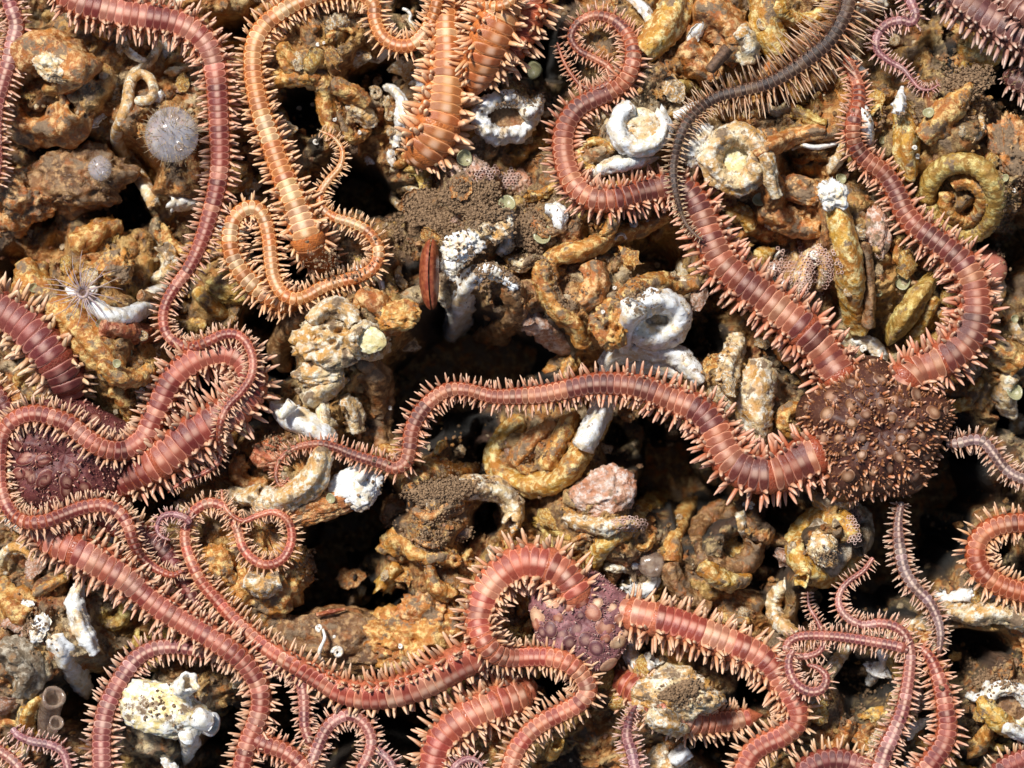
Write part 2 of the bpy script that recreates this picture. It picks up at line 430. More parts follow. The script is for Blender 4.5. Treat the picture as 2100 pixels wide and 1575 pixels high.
# old tubes overgrown into the crust: half-round ridges that belong to the bed
STC = [L(196, 148, 76), L(186, 124, 60), L(208, 180, 128), L(160, 108, 58), L(200, 160, 80), L(178, 104, 54), L(216, 200, 166)]
for i in range(760):
    x, y = rng.uniform(-13.5, 13.5), rng.uniform(-11, 11)
    ln = rng.uniform(0.5, 1.9); a0 = rng.uniform(0, 6.28); kr = rng.uniform(-2.2, 2.2)
    r0 = rng.uniform(0.07, 0.22)
    n_ = int(ln / 0.06)
    aa = a0 + kr * np.linspace(0, ln, n_) + 0.3 * np.sin(np.linspace(0, 7, n_) + i)
    xs = x + np.cumsum(np.cos(aa)) * 0.06; ys = y + np.cumsum(np.sin(aa)) * 0.06
    j0, j1 = np.clip([(xs.min() - r0 + 14) / D, (xs.max() + r0 + 14) / D + 2], 0, len(GX)).astype(int)
    i0, i1 = np.clip([(ys.min() - r0 + 11.5) / D, (ys.max() + r0 + 11.5) / D + 2], 0, len(GY)).astype(int)
    if j1 - j0 < 3 or i1 - i0 < 3: continue
    sx, sy = XX[i0:i1, j0:j1], YY[i0:i1, j0:j1]
    d = np.full(sx.shape, 9.0); zi = np.zeros(sx.shape)
    ci = np.clip(((ys + 11.5) / D).astype(int), 0, len(GY) - 1); cj = np.clip(((xs + 14) / D).astype(int), 0, len(GX) - 1)
    zl = smooth(z[ci, cj], 6)
    for q in range(n_):
        dq = np.hypot(sx - xs[q], sy - ys[q])
        mk = dq < d
        d = np.where(mk, dq, d); zi = np.where(mk, zl[q], zi)
    ok = d < r0
    top = zi + np.sqrt(np.clip(r0 * r0 - d * d, 0, None)) * 1.3 + 0.02
    sub = z[i0:i1, j0:j1]
    ok &= top > sub
    sub[ok] = top[ok]
    cc = np.array(STC[rng.integers(len(STC))])
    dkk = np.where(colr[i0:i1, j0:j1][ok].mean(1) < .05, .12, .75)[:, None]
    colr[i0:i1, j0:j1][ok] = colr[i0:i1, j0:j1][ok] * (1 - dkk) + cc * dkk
rough_k = 0.6 + 0.6 * np.clip(fbm2(XX * 0.7, YY * 0.7, 2, 31) + 0.4, 0, 1)
z += 0.1 * rough_k * fbm2(XX * 2.6, YY * 2.6, 5, 21, 0.66, True)
z += 0.055 * rough_k * fbm2(XX * 9.0, YY * 9.0, 2, 27, 0.7)
HM = z.copy()                                 # running height map of everything that lies on the bed
ox = 0.09 * fbm2(XX * 1.7, YY * 1.7, 3, 61); oy = 0.09 * fbm2(XX * 1.7, YY * 1.7, 3, 71)
nv = XX.size
ii = np.arange(nv).reshape(XX.shape)
fq = np.stack([ii[:-1, :-1], ii[:-1, 1:], ii[1:, 1:], ii[1:, :-1]], -1).reshape(-1, 4)
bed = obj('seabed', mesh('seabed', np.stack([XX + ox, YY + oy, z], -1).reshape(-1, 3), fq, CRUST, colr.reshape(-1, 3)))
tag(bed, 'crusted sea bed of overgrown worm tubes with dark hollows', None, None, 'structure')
sx_ = np.linspace(-80, 80, 41)
fx_, fy_ = np.meshgrid(sx_, sx_)
fz_ = -4.9 + 0.4 * fbm2(fx_ * 0.2, fy_ * 0.2, 3, 5)
i2 = np.arange(41 * 41).reshape(41, 41)
fl = obj('sea_floor', mesh('sea_floor', np.stack([fx_, fy_, fz_], -1).reshape(-1, 3), np.stack([i2[:-1, :-1], i2[:-1, 1:], i2[1:, 1:], i2[1:, :-1]], -1).reshape(-1, 4), CRUST, np.tile(np.array(PC['b']), (1681, 1))))
tag(fl, 'dark brown sea floor below the tube bed', None, None, 'structure')

def hm(x, y):
    j = np.clip(((np.asarray(x) + 14) / D).astype(int), 0, len(GX) - 1)
    i = np.clip(((np.asarray(y) + 11.5) / D).astype(int), 0, len(GY) - 1)
    return HM[i, j]

def splat(xs, ys, zs, rs):
    for x, y, zc, r in zip(xs, ys, zs, rs):
        j0, j1 = int((x - r + 14) / D), int((x + r + 14) / D) + 2
        i0, i1 = int((y - r + 11.5) / D), int((y + r + 11.5) / D) + 2
        if i0 < 0 or j0 < 0 or i1 > len(GY) or j1 > len(GX): continue
        d2 = (XX[i0:i1, j0:j1] - x) ** 2 + (YY[i0:i1, j0:j1] - y) ** 2
        top = np.where(d2 < r * r, zc + np.sqrt(np.clip(r * r - d2, 0, None)) * 0.9, -99)
        HM[i0:i1, j0:j1] = np.maximum(HM[i0:i1, j0:j1], top)

# ------------------------------------------------------------------ tubes, lumps, cups
def sweep(c, r, sides=22, up=None, keel=0.0, rough=0.1, seed=0, ridges=0.0, flat=1.0, open_end=True, open_start=False, scallop=0.0, fs=1.0):
    """an irregular hollow tube along world points c (n,3)"""
    n = len(c)
    T = np.gradient(c, axis=0); T /= np.linalg.norm(T, axis=1)[:, None] + 1e-9
    U = np.tile([0, 0, 1.0], (n, 1)); U -= (U * T).sum(1)[:, None] * T
    bad = np.linalg.norm(U, axis=1) < 0.15
    U[bad] = [0.3, 0.9, 0.1]; U -= (U * T).sum(1)[:, None] * T
    U /= np.linalg.norm(U, axis=1)[:, None]
    Sd = np.cross(U, T)
    th = np.linspace(0, 2 * np.pi, sides, endpoint=False)
    cs, sn = np.cos(th), np.sin(th)
    prof = 1 + min(.13, rough * .8) * np.cos(3 * (th - np.pi / 2))
    if keel: prof = prof + keel * np.exp(-((th - np.pi / 2) / 0.28) ** 2)
    rr = r[:, None] * prof[None, :]
    arc = np.concatenate([[0], np.cumsum(np.linalg.norm(np.diff(c, axis=0), axis=1))])
    if ridges: rr = rr * (1 + ridges * np.sin(arc * 2 * np.pi / (0.11 + 0.25 * r.mean()) + 0.8 * np.sin(arc * 5 + seed))[:, None])
    P = c[:, None, :] + rr[..., None] * (cs[None, :, None] * Sd[:, None, :] + flat * sn[None, :, None] * U[:, None, :])
    dirn = cs[None, :, None] * Sd[:, None, :] + sn[None, :, None] * U[:, None, :]
    if rough:
        q = P.reshape(-1, 3) + seed * 3.17
        m = r.mean()
        rdg = lambda p, k: 1 - 2.2 * np.abs(noise3(p, k))
        an, tn = np.repeat(arc / m, sides) + seed * 1.7, np.tile(th, n)
        flute = rdg(np.stack([np.cos(tn) * 1.5 + seed, np.sin(tn) * 1.5, an * .16], 1), seed + 9)
        fine = rdg(np.stack([np.cos(tn) * 3.4 + seed, np.sin(tn) * 3.4, an * .3], 1), seed + 10)
        saw = (an * .55 + 1.1 * noise3(np.stack([an * .4, np.cos(tn), np.sin(tn)], 1), seed + 11)) % 1.0
        d = noise3(q * (0.9 / m) * fs, seed) * 0.9 + rdg(q * (2.2 / m) * fs, seed + 3) * 0.42 + rdg(q * (5.0 / m) * fs, seed + 5) * 0.3 + noise3(q * (12.0 / m) * fs, seed + 6) * 0.28
        d = d + .75 * flute + .35 * fine + .5 * (saw ** 3 - .25) - .35
        P = P + (d.reshape(n, sides) * rough * r[:, None])[..., None] * dirn
    rows = [P]
    def mouth(e, sgn):
        ring = P[e]; ctr = c[e]
        if scallop:
            tt = T[e] * sgn
            ring = ring + (scallop * r[e] * (np.sin(th * 5 + seed) * 0.6 + np.sin(th * 3 + 2 * seed) * 0.5))[:, None] * tt
        a = ctr + (ring - ctr) * 0.72
        depth = max(r[e] * 1.6, 0.05)
        return [ring, a, ctr + (P[e] - ctr) * 0.62 - T[e] * sgn * depth, np.tile(ctr - T[e] * sgn * depth * 1.25, (sides, 1))]
    if open_end:
        k4 = mouth(-1, 1); P[-1] = k4[0]; rows += [x[None] for x in k4[1:]]
    else: rows.append(np.tile(c[-1] + T[-1] * r[-1] * 0.4, (1, sides, 1)))
    if open_start:
        k4 = mouth(0, -1); P[0] = k4[0]; rows = [x[None] for x in reversed(k4[1:])] + rows
    else: rows = [np.tile(c[0] - T[0] * r[0] * 0.4, (1, sides, 1))] + rows
    V = np.concatenate(rows)
    return V.reshape(-1, 3), grid_faces(len(V), sides)[:, ::-1]

def tube_pts(path, dz=0.0, zfix=None, sink=0.55, ds=None):
    """path rows (px, py, radius px[, dz]) -> world centre line resting on whatever is below"""
    c = np.array([[wx(p[0]), wy(p[1]), p[2] / 100, (p[3] if len(p) > 3 else 0) / 100] for p in path])
    q, s = spline(c, ds or max(0.022, c[:, 2].mean() * 0.19))
    r = q[:, 2]
    if zfix is None:
        h = hm(q[:, 0], q[:, 1])
        zz = smooth(h, max(2, 2.2 * r.mean() / (s[1] + 1e-6))) + r * sink + dz
    else: zz = np.full(len(q), zfix)
    zz = zz + q[:, 3]
    k = (H - zz) / H
    return np.stack([q[:, 0] * k, q[:, 1] * k, zz], 1), r

cnt = [0]
def tube(label, path, sty, dz=0.0, name='worm_tube', cat='worm tube', group=None, parent=None, zfix=None, sink=0.55, **kw):
    cnt[0] += 1
    c, r = tube_pts(path, dz, zfix, sink)
    kw.setdefault('rough', 0.2); kw['rough'] *= 1.15; kw.setdefault('seed', cnt[0])
    v, f = sweep(c, r, **kw)
    if parent is None: loc = Vector(c[len(c) // 2]); loc.z -= r.mean()
    else: loc = parent.location
    o = obj(name, mesh(name, v - np.array(loc), f, STY[sty] if isinstance(sty, str) else sty), parent)
    if parent is None:
        o.location = loc
        tag(o, label, cat, group)
    splat(c[:, 0], c[:, 1], c[:, 2], r)
    return o

_ico = {}
def ico(n):
    if n not in _ico:
        b = bmesh.new(); bmesh.ops.create_icosphere(b, subdivisions=n, radius=1)
        b.verts.ensure_lookup_table()
        _ico[n] = (np.array([v.co[:] for v in b.verts]), np.array([[x.index for x in f.verts] for f in b.faces]))
        b.free()
    return _ico[n]

def lump(label, px, py, rx, ry, rz, sty, dz=0.0, rot=0.0, name='crusted_lump', cat='shell lump', rough=0.22, hole=None, sub=5, parent=None, zfix=None, group=None):
    cnt[0] += 1
    v, f = ico(sub)
    rdg = lambda p, k: 1 - 2.2 * np.abs(noise3(p, k))
    d = noise3(v * 1.6 + cnt[0] * 7.7, cnt[0]) + 0.5 * rdg(v * 2.6 + cnt[0], cnt[0] + 2) + 0.34 * rdg(v * 6 + cnt[0], cnt[0] + 4) + 0.2 * noise3(v * 14, cnt[0] + 6) + 0.12 * noise3(v * 28, cnt[0] + 7) if rough > .1 and sty is not SILTM else .8 * noise3(v * 2.2 + cnt[0], 1) + .5 * noise3(v * 6 + cnt[0], 2) + .42 * noise3(v * 13, 3) + .3 * noise3(v * 27, 4) if sty is SILTM else noise3(v * 1.6 + cnt[0] * 7.7, cnt[0])
    s = 1 + rough * d
    v = v * s[:, None]
    for hx, hy, hr, hd in (hole or []):          # sunk pits, in the lump's own unit frame
        q = np.hypot(v[:, 0] - hx, v[:, 1] - hy) / hr
        v[:, 2] -= np.where(v[:, 2] > 0, hd * np.clip(1.15 - q ** 3, 0, 1), 0)
    v = v * [rx / 100, ry / 100, rz / 100]
    ca, sa = math.cos(rot), math.sin(rot)
    v = np.stack([v[:, 0] * ca - v[:, 1] * sa, v[:, 0] * sa + v[:, 1] * ca, v[:, 2]], 1)
    x, y = wx(px), wy(py)
    zz = (hm(x, y) + rz / 100 * 0.35 + dz) if zfix is None else zfix
    x, y = par(x, y, zz)
    o = obj(name, mesh(name, v, f, STY[sty] if isinstance(sty, str) else sty), parent)
    o.location = Vector((x, y, zz)) - (parent.location if parent else Vector())
    if parent is None and label: tag(o, label, cat, group)
    vj = ((v[:, 0] + x + 14) / D).astype(int); vi = ((v[:, 1] + y + 11.5) / D).astype(int)
    for di in (-1, 0, 1):
        for dj in (-1, 0, 1):
            np.maximum.at(HM, (np.clip(vi + di, 0, len(GY) - 1), np.clip(vj + dj, 0, len(GX) - 1)), v[:, 2] + zz)
    return o

def ring(label, px, py, R, Ry, r, sty, a0=0, a1=360, dz=0.0, fill=None, name='shell_ring', cat='shell', tilt=0.0, closed=None, grow=0.0, **kw):
    """a curled tube round a hollow, with an optional bowl as a part"""
    n = max(10, int(abs(a1 - a0) / 18))
    path = []
    for i in range(n + 1):
        a = math.radians(a0 + (a1 - a0) * i / n); t = i / n
        g = 1 + grow * (t - 1)
        path.append((px + R * g * math.cos(a), py - Ry * g * math.sin(a), r * (1 + 0.5 * grow * (t - 1)), tilt * math.sin(a) * r + (8 * t if abs(a1 - a0) > 330 and grow else 0)))
    o = tube(label, path, sty, dz, name=name, cat=cat, sink=0.4, **kw)
    if fill:
        v, f = ico(4)
        d = noise3(v * 3 + px, 5) * 0.12
        v = v * (1 + d)[:, None] * [R / 100 * 0.98, Ry / 100 * 0.98, r / 100 * 0.7]
        x, y = wx(px), wy(py)
        zz = o.location.z - r / 100 * 0.1 
        x, y = par(x, y, zz)
        b = obj('bowl', mesh('bowl', v, f, STY[fill] if isinstance(fill, str) else fill), o)
        b.location = Vector((x, y, zz)) - o.location
    return o

T = tube
# upper left
T('long thin cream worm tube hanging beside the hairy clear bubble', [(327,89,9),(313,117,10),(288,142,10),(274,153,12),(265,178,12),(261,213,13),(249,245,12),(238,277,13),(245,302,15),(263,324,16),(284,359,16),(302,391,14),(316,422,14)], 'cream', .25, ridges=.04, rough=.07, scallop=.4)
T('small cream loop of worm tube beside the long thin cream tube', [(272,160,9),(288,152,10),(306,160,10),(315,185,10),(306,204,10),(282,207,10)], 'cream', .3, rough=.06, open_end=False)
ring('brown crusted coil round a dark hollow at the upper left', 92, 185, 78, 78, 44, 'orange', 20, 340, .25, None, 'crusted_coil', 'worm tube', rough=.25)
lump('ridged cream barnacle on the brown crusted coil', 105, 140, 38, 22, 22, 'cream', .1, -.6, 'barnacle', 'barnacle', .25, [(0,-.2,.35,.5)])
T('ochre tube stub lying below the dark hollow at left', [(150,503,24),(192,484,30),(238,466,26)], 'ochre', .1)
lump('rounded ochre knob above the feathery anemone', 236, 548, 40, 36, 36, 'ochre', .15)
lump('orange knob at the left edge below the dark hollow', 20, 462, 36, 28, 30, 'orange', .2)
T('thick ochre tube curving down beneath the feathery anemone', [(58,548,32),(71,592,38),(100,622,40),(142,659,40),(185,695,36),(213,730,32),(238,765,28)], 'ochre', .1, rough=.25)
AT = T('white curved worm tube that carries the feathery anemone', [(306,622,19),(292,634,19),(263,648,20),(235,650,20),(210,638,18),(190,622,16)], 'white', .35, ridges=.03, rough=.08)
T('short white tube end tucked under the long red arm', [(304,607,14),(326,598,16),(345,590,12)], 'white', .25, rough=.1)
T('short brown tube stub behind the white curved tube', [(322,615,12),(305,612,12),(288,606,12)], 'brown', .3, rough=.08)
T('yellow ochre tube bending right of the long red arm', [(402,596,14),(427,620,16),(459,642,18),(491,638,18),(520,622,16)], 'yellow', .25, rough=.09)
lump('olive ochre lump under the bend of the yellow tube', 478, 590, 50, 32, 30, 'olive', 0)
T('orange red crusted ridge under the white curved tube', [(210,668,18),(242,677,21),(277,684,22),(322,678,20)], 'red', .1, rough=.28)
T('short ochre tube rising beside the curled red loop', [(228,800,15),(252,815,18),(268,842,18),(276,872,14)], 'ochre', .15)
T('ochre tube along the edge above the curled red loop', [(205,745,16),(240,770,20),(285,775,18),(310,755,14)], 'ochre', .05)
# top middle
T('ochre forked tube inside the tall orange arch, left branch', [(577,98,18),(598,124,22),(627,149,22),(660,170,20),(668,200,18),(669,228,17),(680,263,15),(690,290,12)], 'ochre', .2, keel=.2)
T('ochre tube lying flat behind the forked tube', [(548,164,16),(575,160,18),(605,158,17),(640,160,14)], 'ochre', .05)
T('ochre right branch beside the small coiled shells', [(680,175,16),(705,184,19),(730,198,18),(752,218,14)], 'ochre', .15, keel=.2)
T('cream trough shaped tube under the ochre branch', [(716,210,12),(735,226,17),(752,242,19),(766,256,15)], 'cream', .1, scallop=.3)
T('ochre rib beside the cream trough shaped tube', [(690,225,11),(705,260,13),(722,285,12),(755,268,11)], 'ochre', .05)
T('short cream hook of tube under the trough', [(712,312,10),(722,318,12),(738,308,13),(745,286,11)], 'cream', .15, rough=.1)
T('white knobby tube running down to a spout beside the thick orange arm', [(790,178,7),(806,184,9),(822,204,10),(828,235,16),(824,268,16),(813,300,13)], 'white', .3, rough=.22, scallop=.5)
ring('broad white broken shell cup near the top centre', 1034, 240, 54, 36, 16, 'white', 100, 455, .5, 'brown', 'broken_shell', 'shell', rough=.3, scallop=.5)
lump('tan crust under the white broken shell cup', 985, 275, 44, 50, 30, 'cream', -.25)
T('white edge of the broken shell cup at its right', [(1075,238,14),(1095,222,16),(1108,200,10)], 'white', .3, rough=.25)
lump('pink crusted knob left of the silt heap', 965, 358, 40, 34, 28, 'pink', .05)
lump('pink crusted knob above the silt heap', 1060, 375, 30, 26, 22, 'pink', .05)
T('pale cream ring of shell at the left edge of the silt', [(822,425,7),(806,408,8),(812,390,8),(835,386,7),(860,392,6)], 'cream', .25, rough=.1, open_end=False)
lump('jagged white shell shard in the middle of the silt', 945, 500, 34, 24, 16, 'white', .3, .3, 'shell_shard', 'shell', .4)
T('white shell ridge at the right side of the silt', [(1020,428,10),(1036,442,14),(1046,468,14),(1044,500,15),(1022,520,9)], 'white', .3, rough=.25)
lump('cream crust below the white shell ridge', 1000, 470, 40, 26, 20, 'cream', .15, .2, 'crusted_lump', 'shell lump', .35)
T('large white pointed shard hanging over the black hollow', [(988,552,14),(966,575,20),(952,600,25),(942,632,29),(936,663,27),(922,695,15),(914,716,4)], 'white', .45, name='shell_shard', cat='shell', rough=.25, open_end=False, keel=.25)
T('white curled flap on top of the pointed shard', [(985,560,12),(1000,552,16),(1020,560,15),(1040,572,13),(1058,592,8)], 'white', .5, name='shell_shard', cat='shell', rough=.22, scallop=.6)
T('brown curled valve right of the pointed white shard', [(1050,590,16),(1058,620,26),(1042,655,28),(1012,682,26),(985,690,16)], 'brown', .15, rough=.2)
lump('white knob at the foot of the silt heap', 930, 545, 22, 26, 18, 'white', .15, 0, 'shell_shard', 'shell', .3)
lump('tan crust between the red valves and the white shard', 918, 590, 26, 40, 26, 'cream', .05)
# centre left clump
T('tan curled tube with an open mouth left of the cream clump', [(645,640,22),(612,656,25),(588,684,28),(574,718,27),(584,744,22)], 'brown', .25, rough=.12)
lump('pitted cream crust in the middle of the clump', 672, 700, 62, 46, 38, 'cream', .15, .2, 'crusted_lump', 'shell lump', .3, [(-.3,.2,.2,.5),(.2,-.1,.15,.5),(.5,.3,.2,.6),(0,.5,.14,.5)])
T('cream arch of tube over the pitted crust', [(640,658,16),(662,636,18),(691,630,20),(715,642,18),(728,668,14)], 'cream', .3, rough=.2)
ring('cream barnacle with a hollow cup at the right of the clump', 757, 698, 34, 28, 11, 'cream', 0, 355, .3, 'lemon', 'barnacle', 'barnacle', rough=.3)
T('orange ochre tube right of the cream clump', [(738,602,20),(769,628,26),(802,652,29),(836,655,22)], 'orange', .2, rough=.25)
lump('ochre knob hanging over the dark hollow', 820, 648, 40, 30, 30, 'ochre', .1)
T('brown column of old tube going down into the dark', [(735,735,26),(766,768,30),(778,812,32),(774,866,30),(784,925,26)], 'brown', -.1, rough=.2)
T('broad cream trough in the column below the clump', [(628,825,18),(650,802,24),(678,788,26),(702,768,20)], 'cream', .15, scallop=.4)
lump('cream crust below the pitted clump', 655, 762, 50, 28, 24, 'cream', .0, .1)
T('white twisted tube end pointing left at the centre', [(680,908,22),(652,887,23),(616,864,24),(582,850,20),(562,832,13)], 'white', .4, rough=.16, keel=.2)
T('short white open tube mouth on the twisted white tube', [(575,855,9,0),(590,838,12,8),(600,826,13,22)], 'white', .5, rough=.08)
T('white to cream tube passing down under the red arm tip', [(662,920,20),(655,955,22),(640,985,24),(612,1008,26),(575,1024,28),(530,1046,28)], 'cream', .3, rough=.2)
lump('white rounded shell plate at the end of the centre clump', 728, 1005, 50, 40, 16, 'white', 0, .5, 'shell_plate', 'shell', .22, zfix=-.05)
T('small white horn on the rounded shell plate', [(735,985,10),(750,965,9),(763,945,8)], 'white', .1, rough=.1)
lump('orange crust under the white shell plate', 655, 1040, 80, 30, 30, 'orange', .0, .2)
lump('red crust left of the white to cream tube', 560, 930, 40, 34, 28, 'red', .0, .2)
T('cream rib beside the white twisted tube', [(700,820,16),(725,850,20),(728,885,18)], 'cream', .05)
# centre bottom ochre clump
T('ochre tube along the top of the silty clump', [(838,1012,22),(862,983,26),(897,966,26),(935,972,22),(970,962,16)], 'ochre', .1, rough=.2)
T('silty ochre tube hooking down to a scalloped mouth', [(880,1042,20),(905,1018,22),(945,1003,23),(985,1000,24),(1025,1008,23),(1050,1030,21),(1058,1056,20,6),(1048,1076,19,26)], 'cream', .25, rough=.16, scallop=.6)
T('orange tube inside the silty hooked tube', [(850,1048,16),(880,1062,20),(915,1040,20),(945,1030,16)], 'orange', .1, rough=.25)
lump('brown silty knob left of the silty clump', 815, 1050, 32, 36, 30, 'brown', .1)
T('ochre twisted tube across the lower silty clump', [(790,1120,22),(825,1110,26),(860,1135,24),(900,1140,22),(935,1148,18)], 'ochre', .1, rough=.28)
T('yellow horned tube mouth over the brown hollow', [(815,1160,13),(802,1175,15,4),(792,1192,18,14),(784,1206,20,32)], 'yellow', .3, rough=.14, scallop=.9)
T('small pale knob with a hole on the brown ledge', [(742,1202,10),(736,1212,14),(730,1220,13)], 'cream', .25, rough=.12)
lump('orange crust right of the brown hollow', 878, 1262, 58, 50, 42, 'orange', .0, 0, 'crusted_lump', 'shell lump', .3)
lump('smooth brown boulder under the white squiggle', 690, 1312, 135, 66, 60, 'brown', name='boulder', cat='rock', rough=.2, zfix=-1.1)
lump('ochre crusted rock under the lilac coil', 520, 1180, 105, 88, 70, 'ochre', name='crusted_rock', cat='rock', rough=.3, zfix=-.85)
lump('brown crusted rock in the dark left hollow', 165, 372, 92, 62, 60, 'brown', name='crusted_rock', cat='rock', rough=.32, zfix=-1.1)
lump('dim orange rock at the left edge', 40, 400, 70, 58, 50, 'orange', name='crusted_rock', cat='rock', rough=.32, zfix=-.9)
lump('ochre crusted rock low beside the brown boulder', 850, 1310, 90, 60, 60, 'ochre', name='crusted_rock', cat='rock', rough=.32, zfix=-.8)
ring('small ochre ring of tube beside the curled pink arm', 934, 1150, 9, 9, 5, 'ochre', 0, 360, .2, None, 'worm_tube', 'worm tube', rough=.1)
# the yellow loop and centre right
T('large yellow loop of tube below the long red arm', [(1068,862,18),(1036,892,20),(1014,930,21),(1024,968,23),(1062,990,25),(1105,996,25),(1148,980,25),(1180,946,25),(1204,900,25),(1232,846,24)], 'yellow', .2, rough=.12, keel=.15)
T('white end of the yellow loop rising under the red arm', [(1196,916,22),(1212,882,23),(1232,842,22),(1250,800,18)], 'white', .45, rough=.16, keel=.25)
T('orange tube inside the yellow loop', [(1056,950,18),(1082,915,22),(1110,890,20),(1140,868,16)], 'orange', .05, rough=.25)
T('ochre tube beside the white end of the loop', [(1118,958,16),(1140,920,19),(1158,880,20),(1175,845,16)], 'ochre', .12, rough=.15)
ring('smooth white ring shell right of centre', 1344, 655, 47, 37, 24, 'white', 150, 500, .45, 'white', 'coiled_shell', 'shell', rough=.18, keel=.2, scallop=.5)
T('white stem joining the ring shell to the white arch', [(1300,630,24),(1288,655,22),(1284,685,20),(1280,708,17)], 'white', .3, rough=.14)
T('white arch of tube behind the long red arm', [(1240,752,18),(1262,730,22),(1300,715,24),(1346,715,24),(1390,730,22),(1420,760,18),(1440,785,12)], 'white', .35, rough=.16, keel=.2)
T('white lower ridge between the arch and the red arm', [(1290,762,14),(1325,748,18),(1365,750,18),(1400,772,14)], 'white', .2, rough=.16)
T('ochre tube with a white end stretching above the pink block', [(1122,552,18),(1135,530,19),(1162,520,20),(1195,512,20),(1230,498,19),(1268,482,18),(1317,466,18),(1372,436,16)], 'ochre', .3, rough=.14, keel=.2)
T('ochre tube dropping from the long ochre one to the white arch', [(1120,540,18),(1118,568,21),(1126,602,22),(1150,640,24),(1180,664,23),(1196,700,20)], 'ochre', .2, rough=.22)
T('knobby orange tube between the ochre tubes', [(1216,540,20),(1220,575,24),(1210,608,24),(1190,625,16)], 'orange', .2, rough=.3)
T('ochre tube curving over the white ring shell', [(1278,610,17),(1305,588,19),(1350,578,20),(1395,586,20),(1432,576,18)], 'ochre', .2, rough=.16)
T('pink block of crust left of the ochre tubes', [(1078,650,28),(1105,660,36),(1135,680,36),(1168,706,28)], 'pink', .1, rough=.25)
lump('orange honeycombed crust left of the white ring', 1250, 655, 36, 50, 36, 'ochre', .15, .2, 'crusted_lump', 'shell lump', .28, [(.2,.3,.2,.4),(-.2,-.3,.2,.4),(.3,-.5,.2,.4)])
T('ochre thin tube behind the long red arm at centre', [(1128,768,13),(1142,748,15),(1165,738,16),(1195,735,13)], 'ochre', .15)
T('cream thin tube joining the ochre tubes at centre', [(1395,540,10),(1402,560,12),(1398,585,12)], 'cream', .1)
T('ochre cream tube under the thick upper red arm', [(1512,690,17),(1506,715,22),(1494,748,22),(1488,785,18)], 'cream', .2, rough=.25)
T('cream crusted block between the two thick red arms', [(1562,742,26),(1554,790,36),(1552,840,38),(1558,885,32),(1556,915,22)], 'cream', .2, rough=.22)
# upper right
ring('white C shaped shell inside the bend of the red arm', 1314, 262, 48, 42, 18, 'white', 110, 400, .35, 'cream', 'coiled_shell', 'shell', rough=.2, keel=.2, scallop=.9)
T('thin white blade lying under the C shaped shell', [(1212,362,8),(1245,342,14),(1290,332,15),(1325,328,11),(1350,322,4)], 'white', .3, name='shell_shard', cat='shell', rough=.2, open_end=False)
ring('crusted barnacle with a pale yellow pit', 1508, 326, 52, 50, 21, 'cream', 0, 356, .3, 'lemon', 'barnacle', 'barnacle', rough=.24)
lump('white knobs left of the barnacle with the yellow pit', 1430, 296, 30, 42, 28, 'white', .15, 0, 'shell_lump', 'shell', .3)
T('white short tube under the dark bristly arm', [(1385,240,10),(1410,228,12),(1432,216,10)], 'white', .3, rough=.15)
T('yellow tube running down from the top edge', [(1392,-15,30),(1382,25,33),(1362,58,32),(1338,86,28),(1318,110,22)], 'yellow', .35, rough=.14)
T('small white tube beside the yellow one at the top', [(1290,-8,9),(1310,8,10),(1326,25,11),(1334,45,9)], 'white', .4, rough=.15)
T('orange crusted tube curling at the top right', [(1430,20,34),(1462,30,40),(1492,60,38),(1500,95,30),(1480,125,22)], 'orange', .1, rough=.28)
T('orange crusted tube beside the brown stick', [(1400,100,26),(1430,125,30),(1462,160,26)], 'orange', .1, rough=.28)
T('yellow tube under the dark bristly arm at the top', [(1568,-10,32),(1572,30,36),(1584,75,34),(1604,110,26)], 'yellow', .2, rough=.14)
T('cream crust tube left of the upper yellow tube', [(1512,60,22),(1528,90,28),(1530,125,24)], 'cream', .1, rough=.25)
ring('yellow ring of tube at the top edge', 1645, 8, 52, 34, 16, 'yellow', 180, 350, .1, None, 'worm_tube', 'worm tube')
T('orange rib of tube behind the right red arm', [(1556,318,14),(1585,298,18),(1620,282,18),(1660,271,16),(1694,268,12)], 'orange', .05, rough=.14, keel=.25)
T('cream rib going down from the orange one', [(1570,318,13),(1578,345,15),(1582,372,14),(1594,406,12)], 'cream', .2, rough=.14)
T('thin white worm tube under the orange rib', [(1624,306,3),(1645,298,4),(1668,302,5),(1690,300,5),(1718,293,4)], 'white', .25, rough=.1)
T('yellow tube with a ragged white top beside the right red arm', [(1765,680,20),(1754,640,26),(1748,595,28),(1744,548,28),(1734,500,27),(1724,455,25),(1708,402,20)], 'yellow', .3, rough=.12, scallop=.9, keel=.3)
lump('white ragged collar on the tall yellow tube', 1706, 398, 24, 30, 20, 'white', .2, .3, 'shell_shard', 'shell', .4)
T('dark brown ridge right of the tall yellow tube', [(1772,500,12),(1780,560,13),(1784,620,13),(1780,670,12)], 'brown', .2, rough=.15, keel=.3)
T('pointed yellow tube with a white tip at the right', [(1864,360,20),(1858,315,25),(1860,268,25),(1852,225,20),(1850,190,6)], 'yellow', .3, rough=.13, open_end=False, keel=.3)
T('white tip wrapped round the pointed yellow tube', [(1844,232,12),(1846,212,13),(1850,180,4)], 'white', .4, rough=.25, open_end=False)
T('ochre crusted tube sloping toward the top right', [(1985,180,18),(1960,215,25),(1925,252,27),(1892,284,22)], 'ochre', .2, rough=.24)
T('yellow pointed tube beside the sloping ochre one', [(1962,170,13),(1972,150,12),(1978,128,5)], 'olive', .3, rough=.2, open_end=False)
ring('large ridged yellow coil at the right', 1972, 408, 72, 76, 22, 'olive', 150, 540, .35, None, 'coiled_worm_tube', 'worm tube', grow=0.05, ridges=.05, rough=.05)
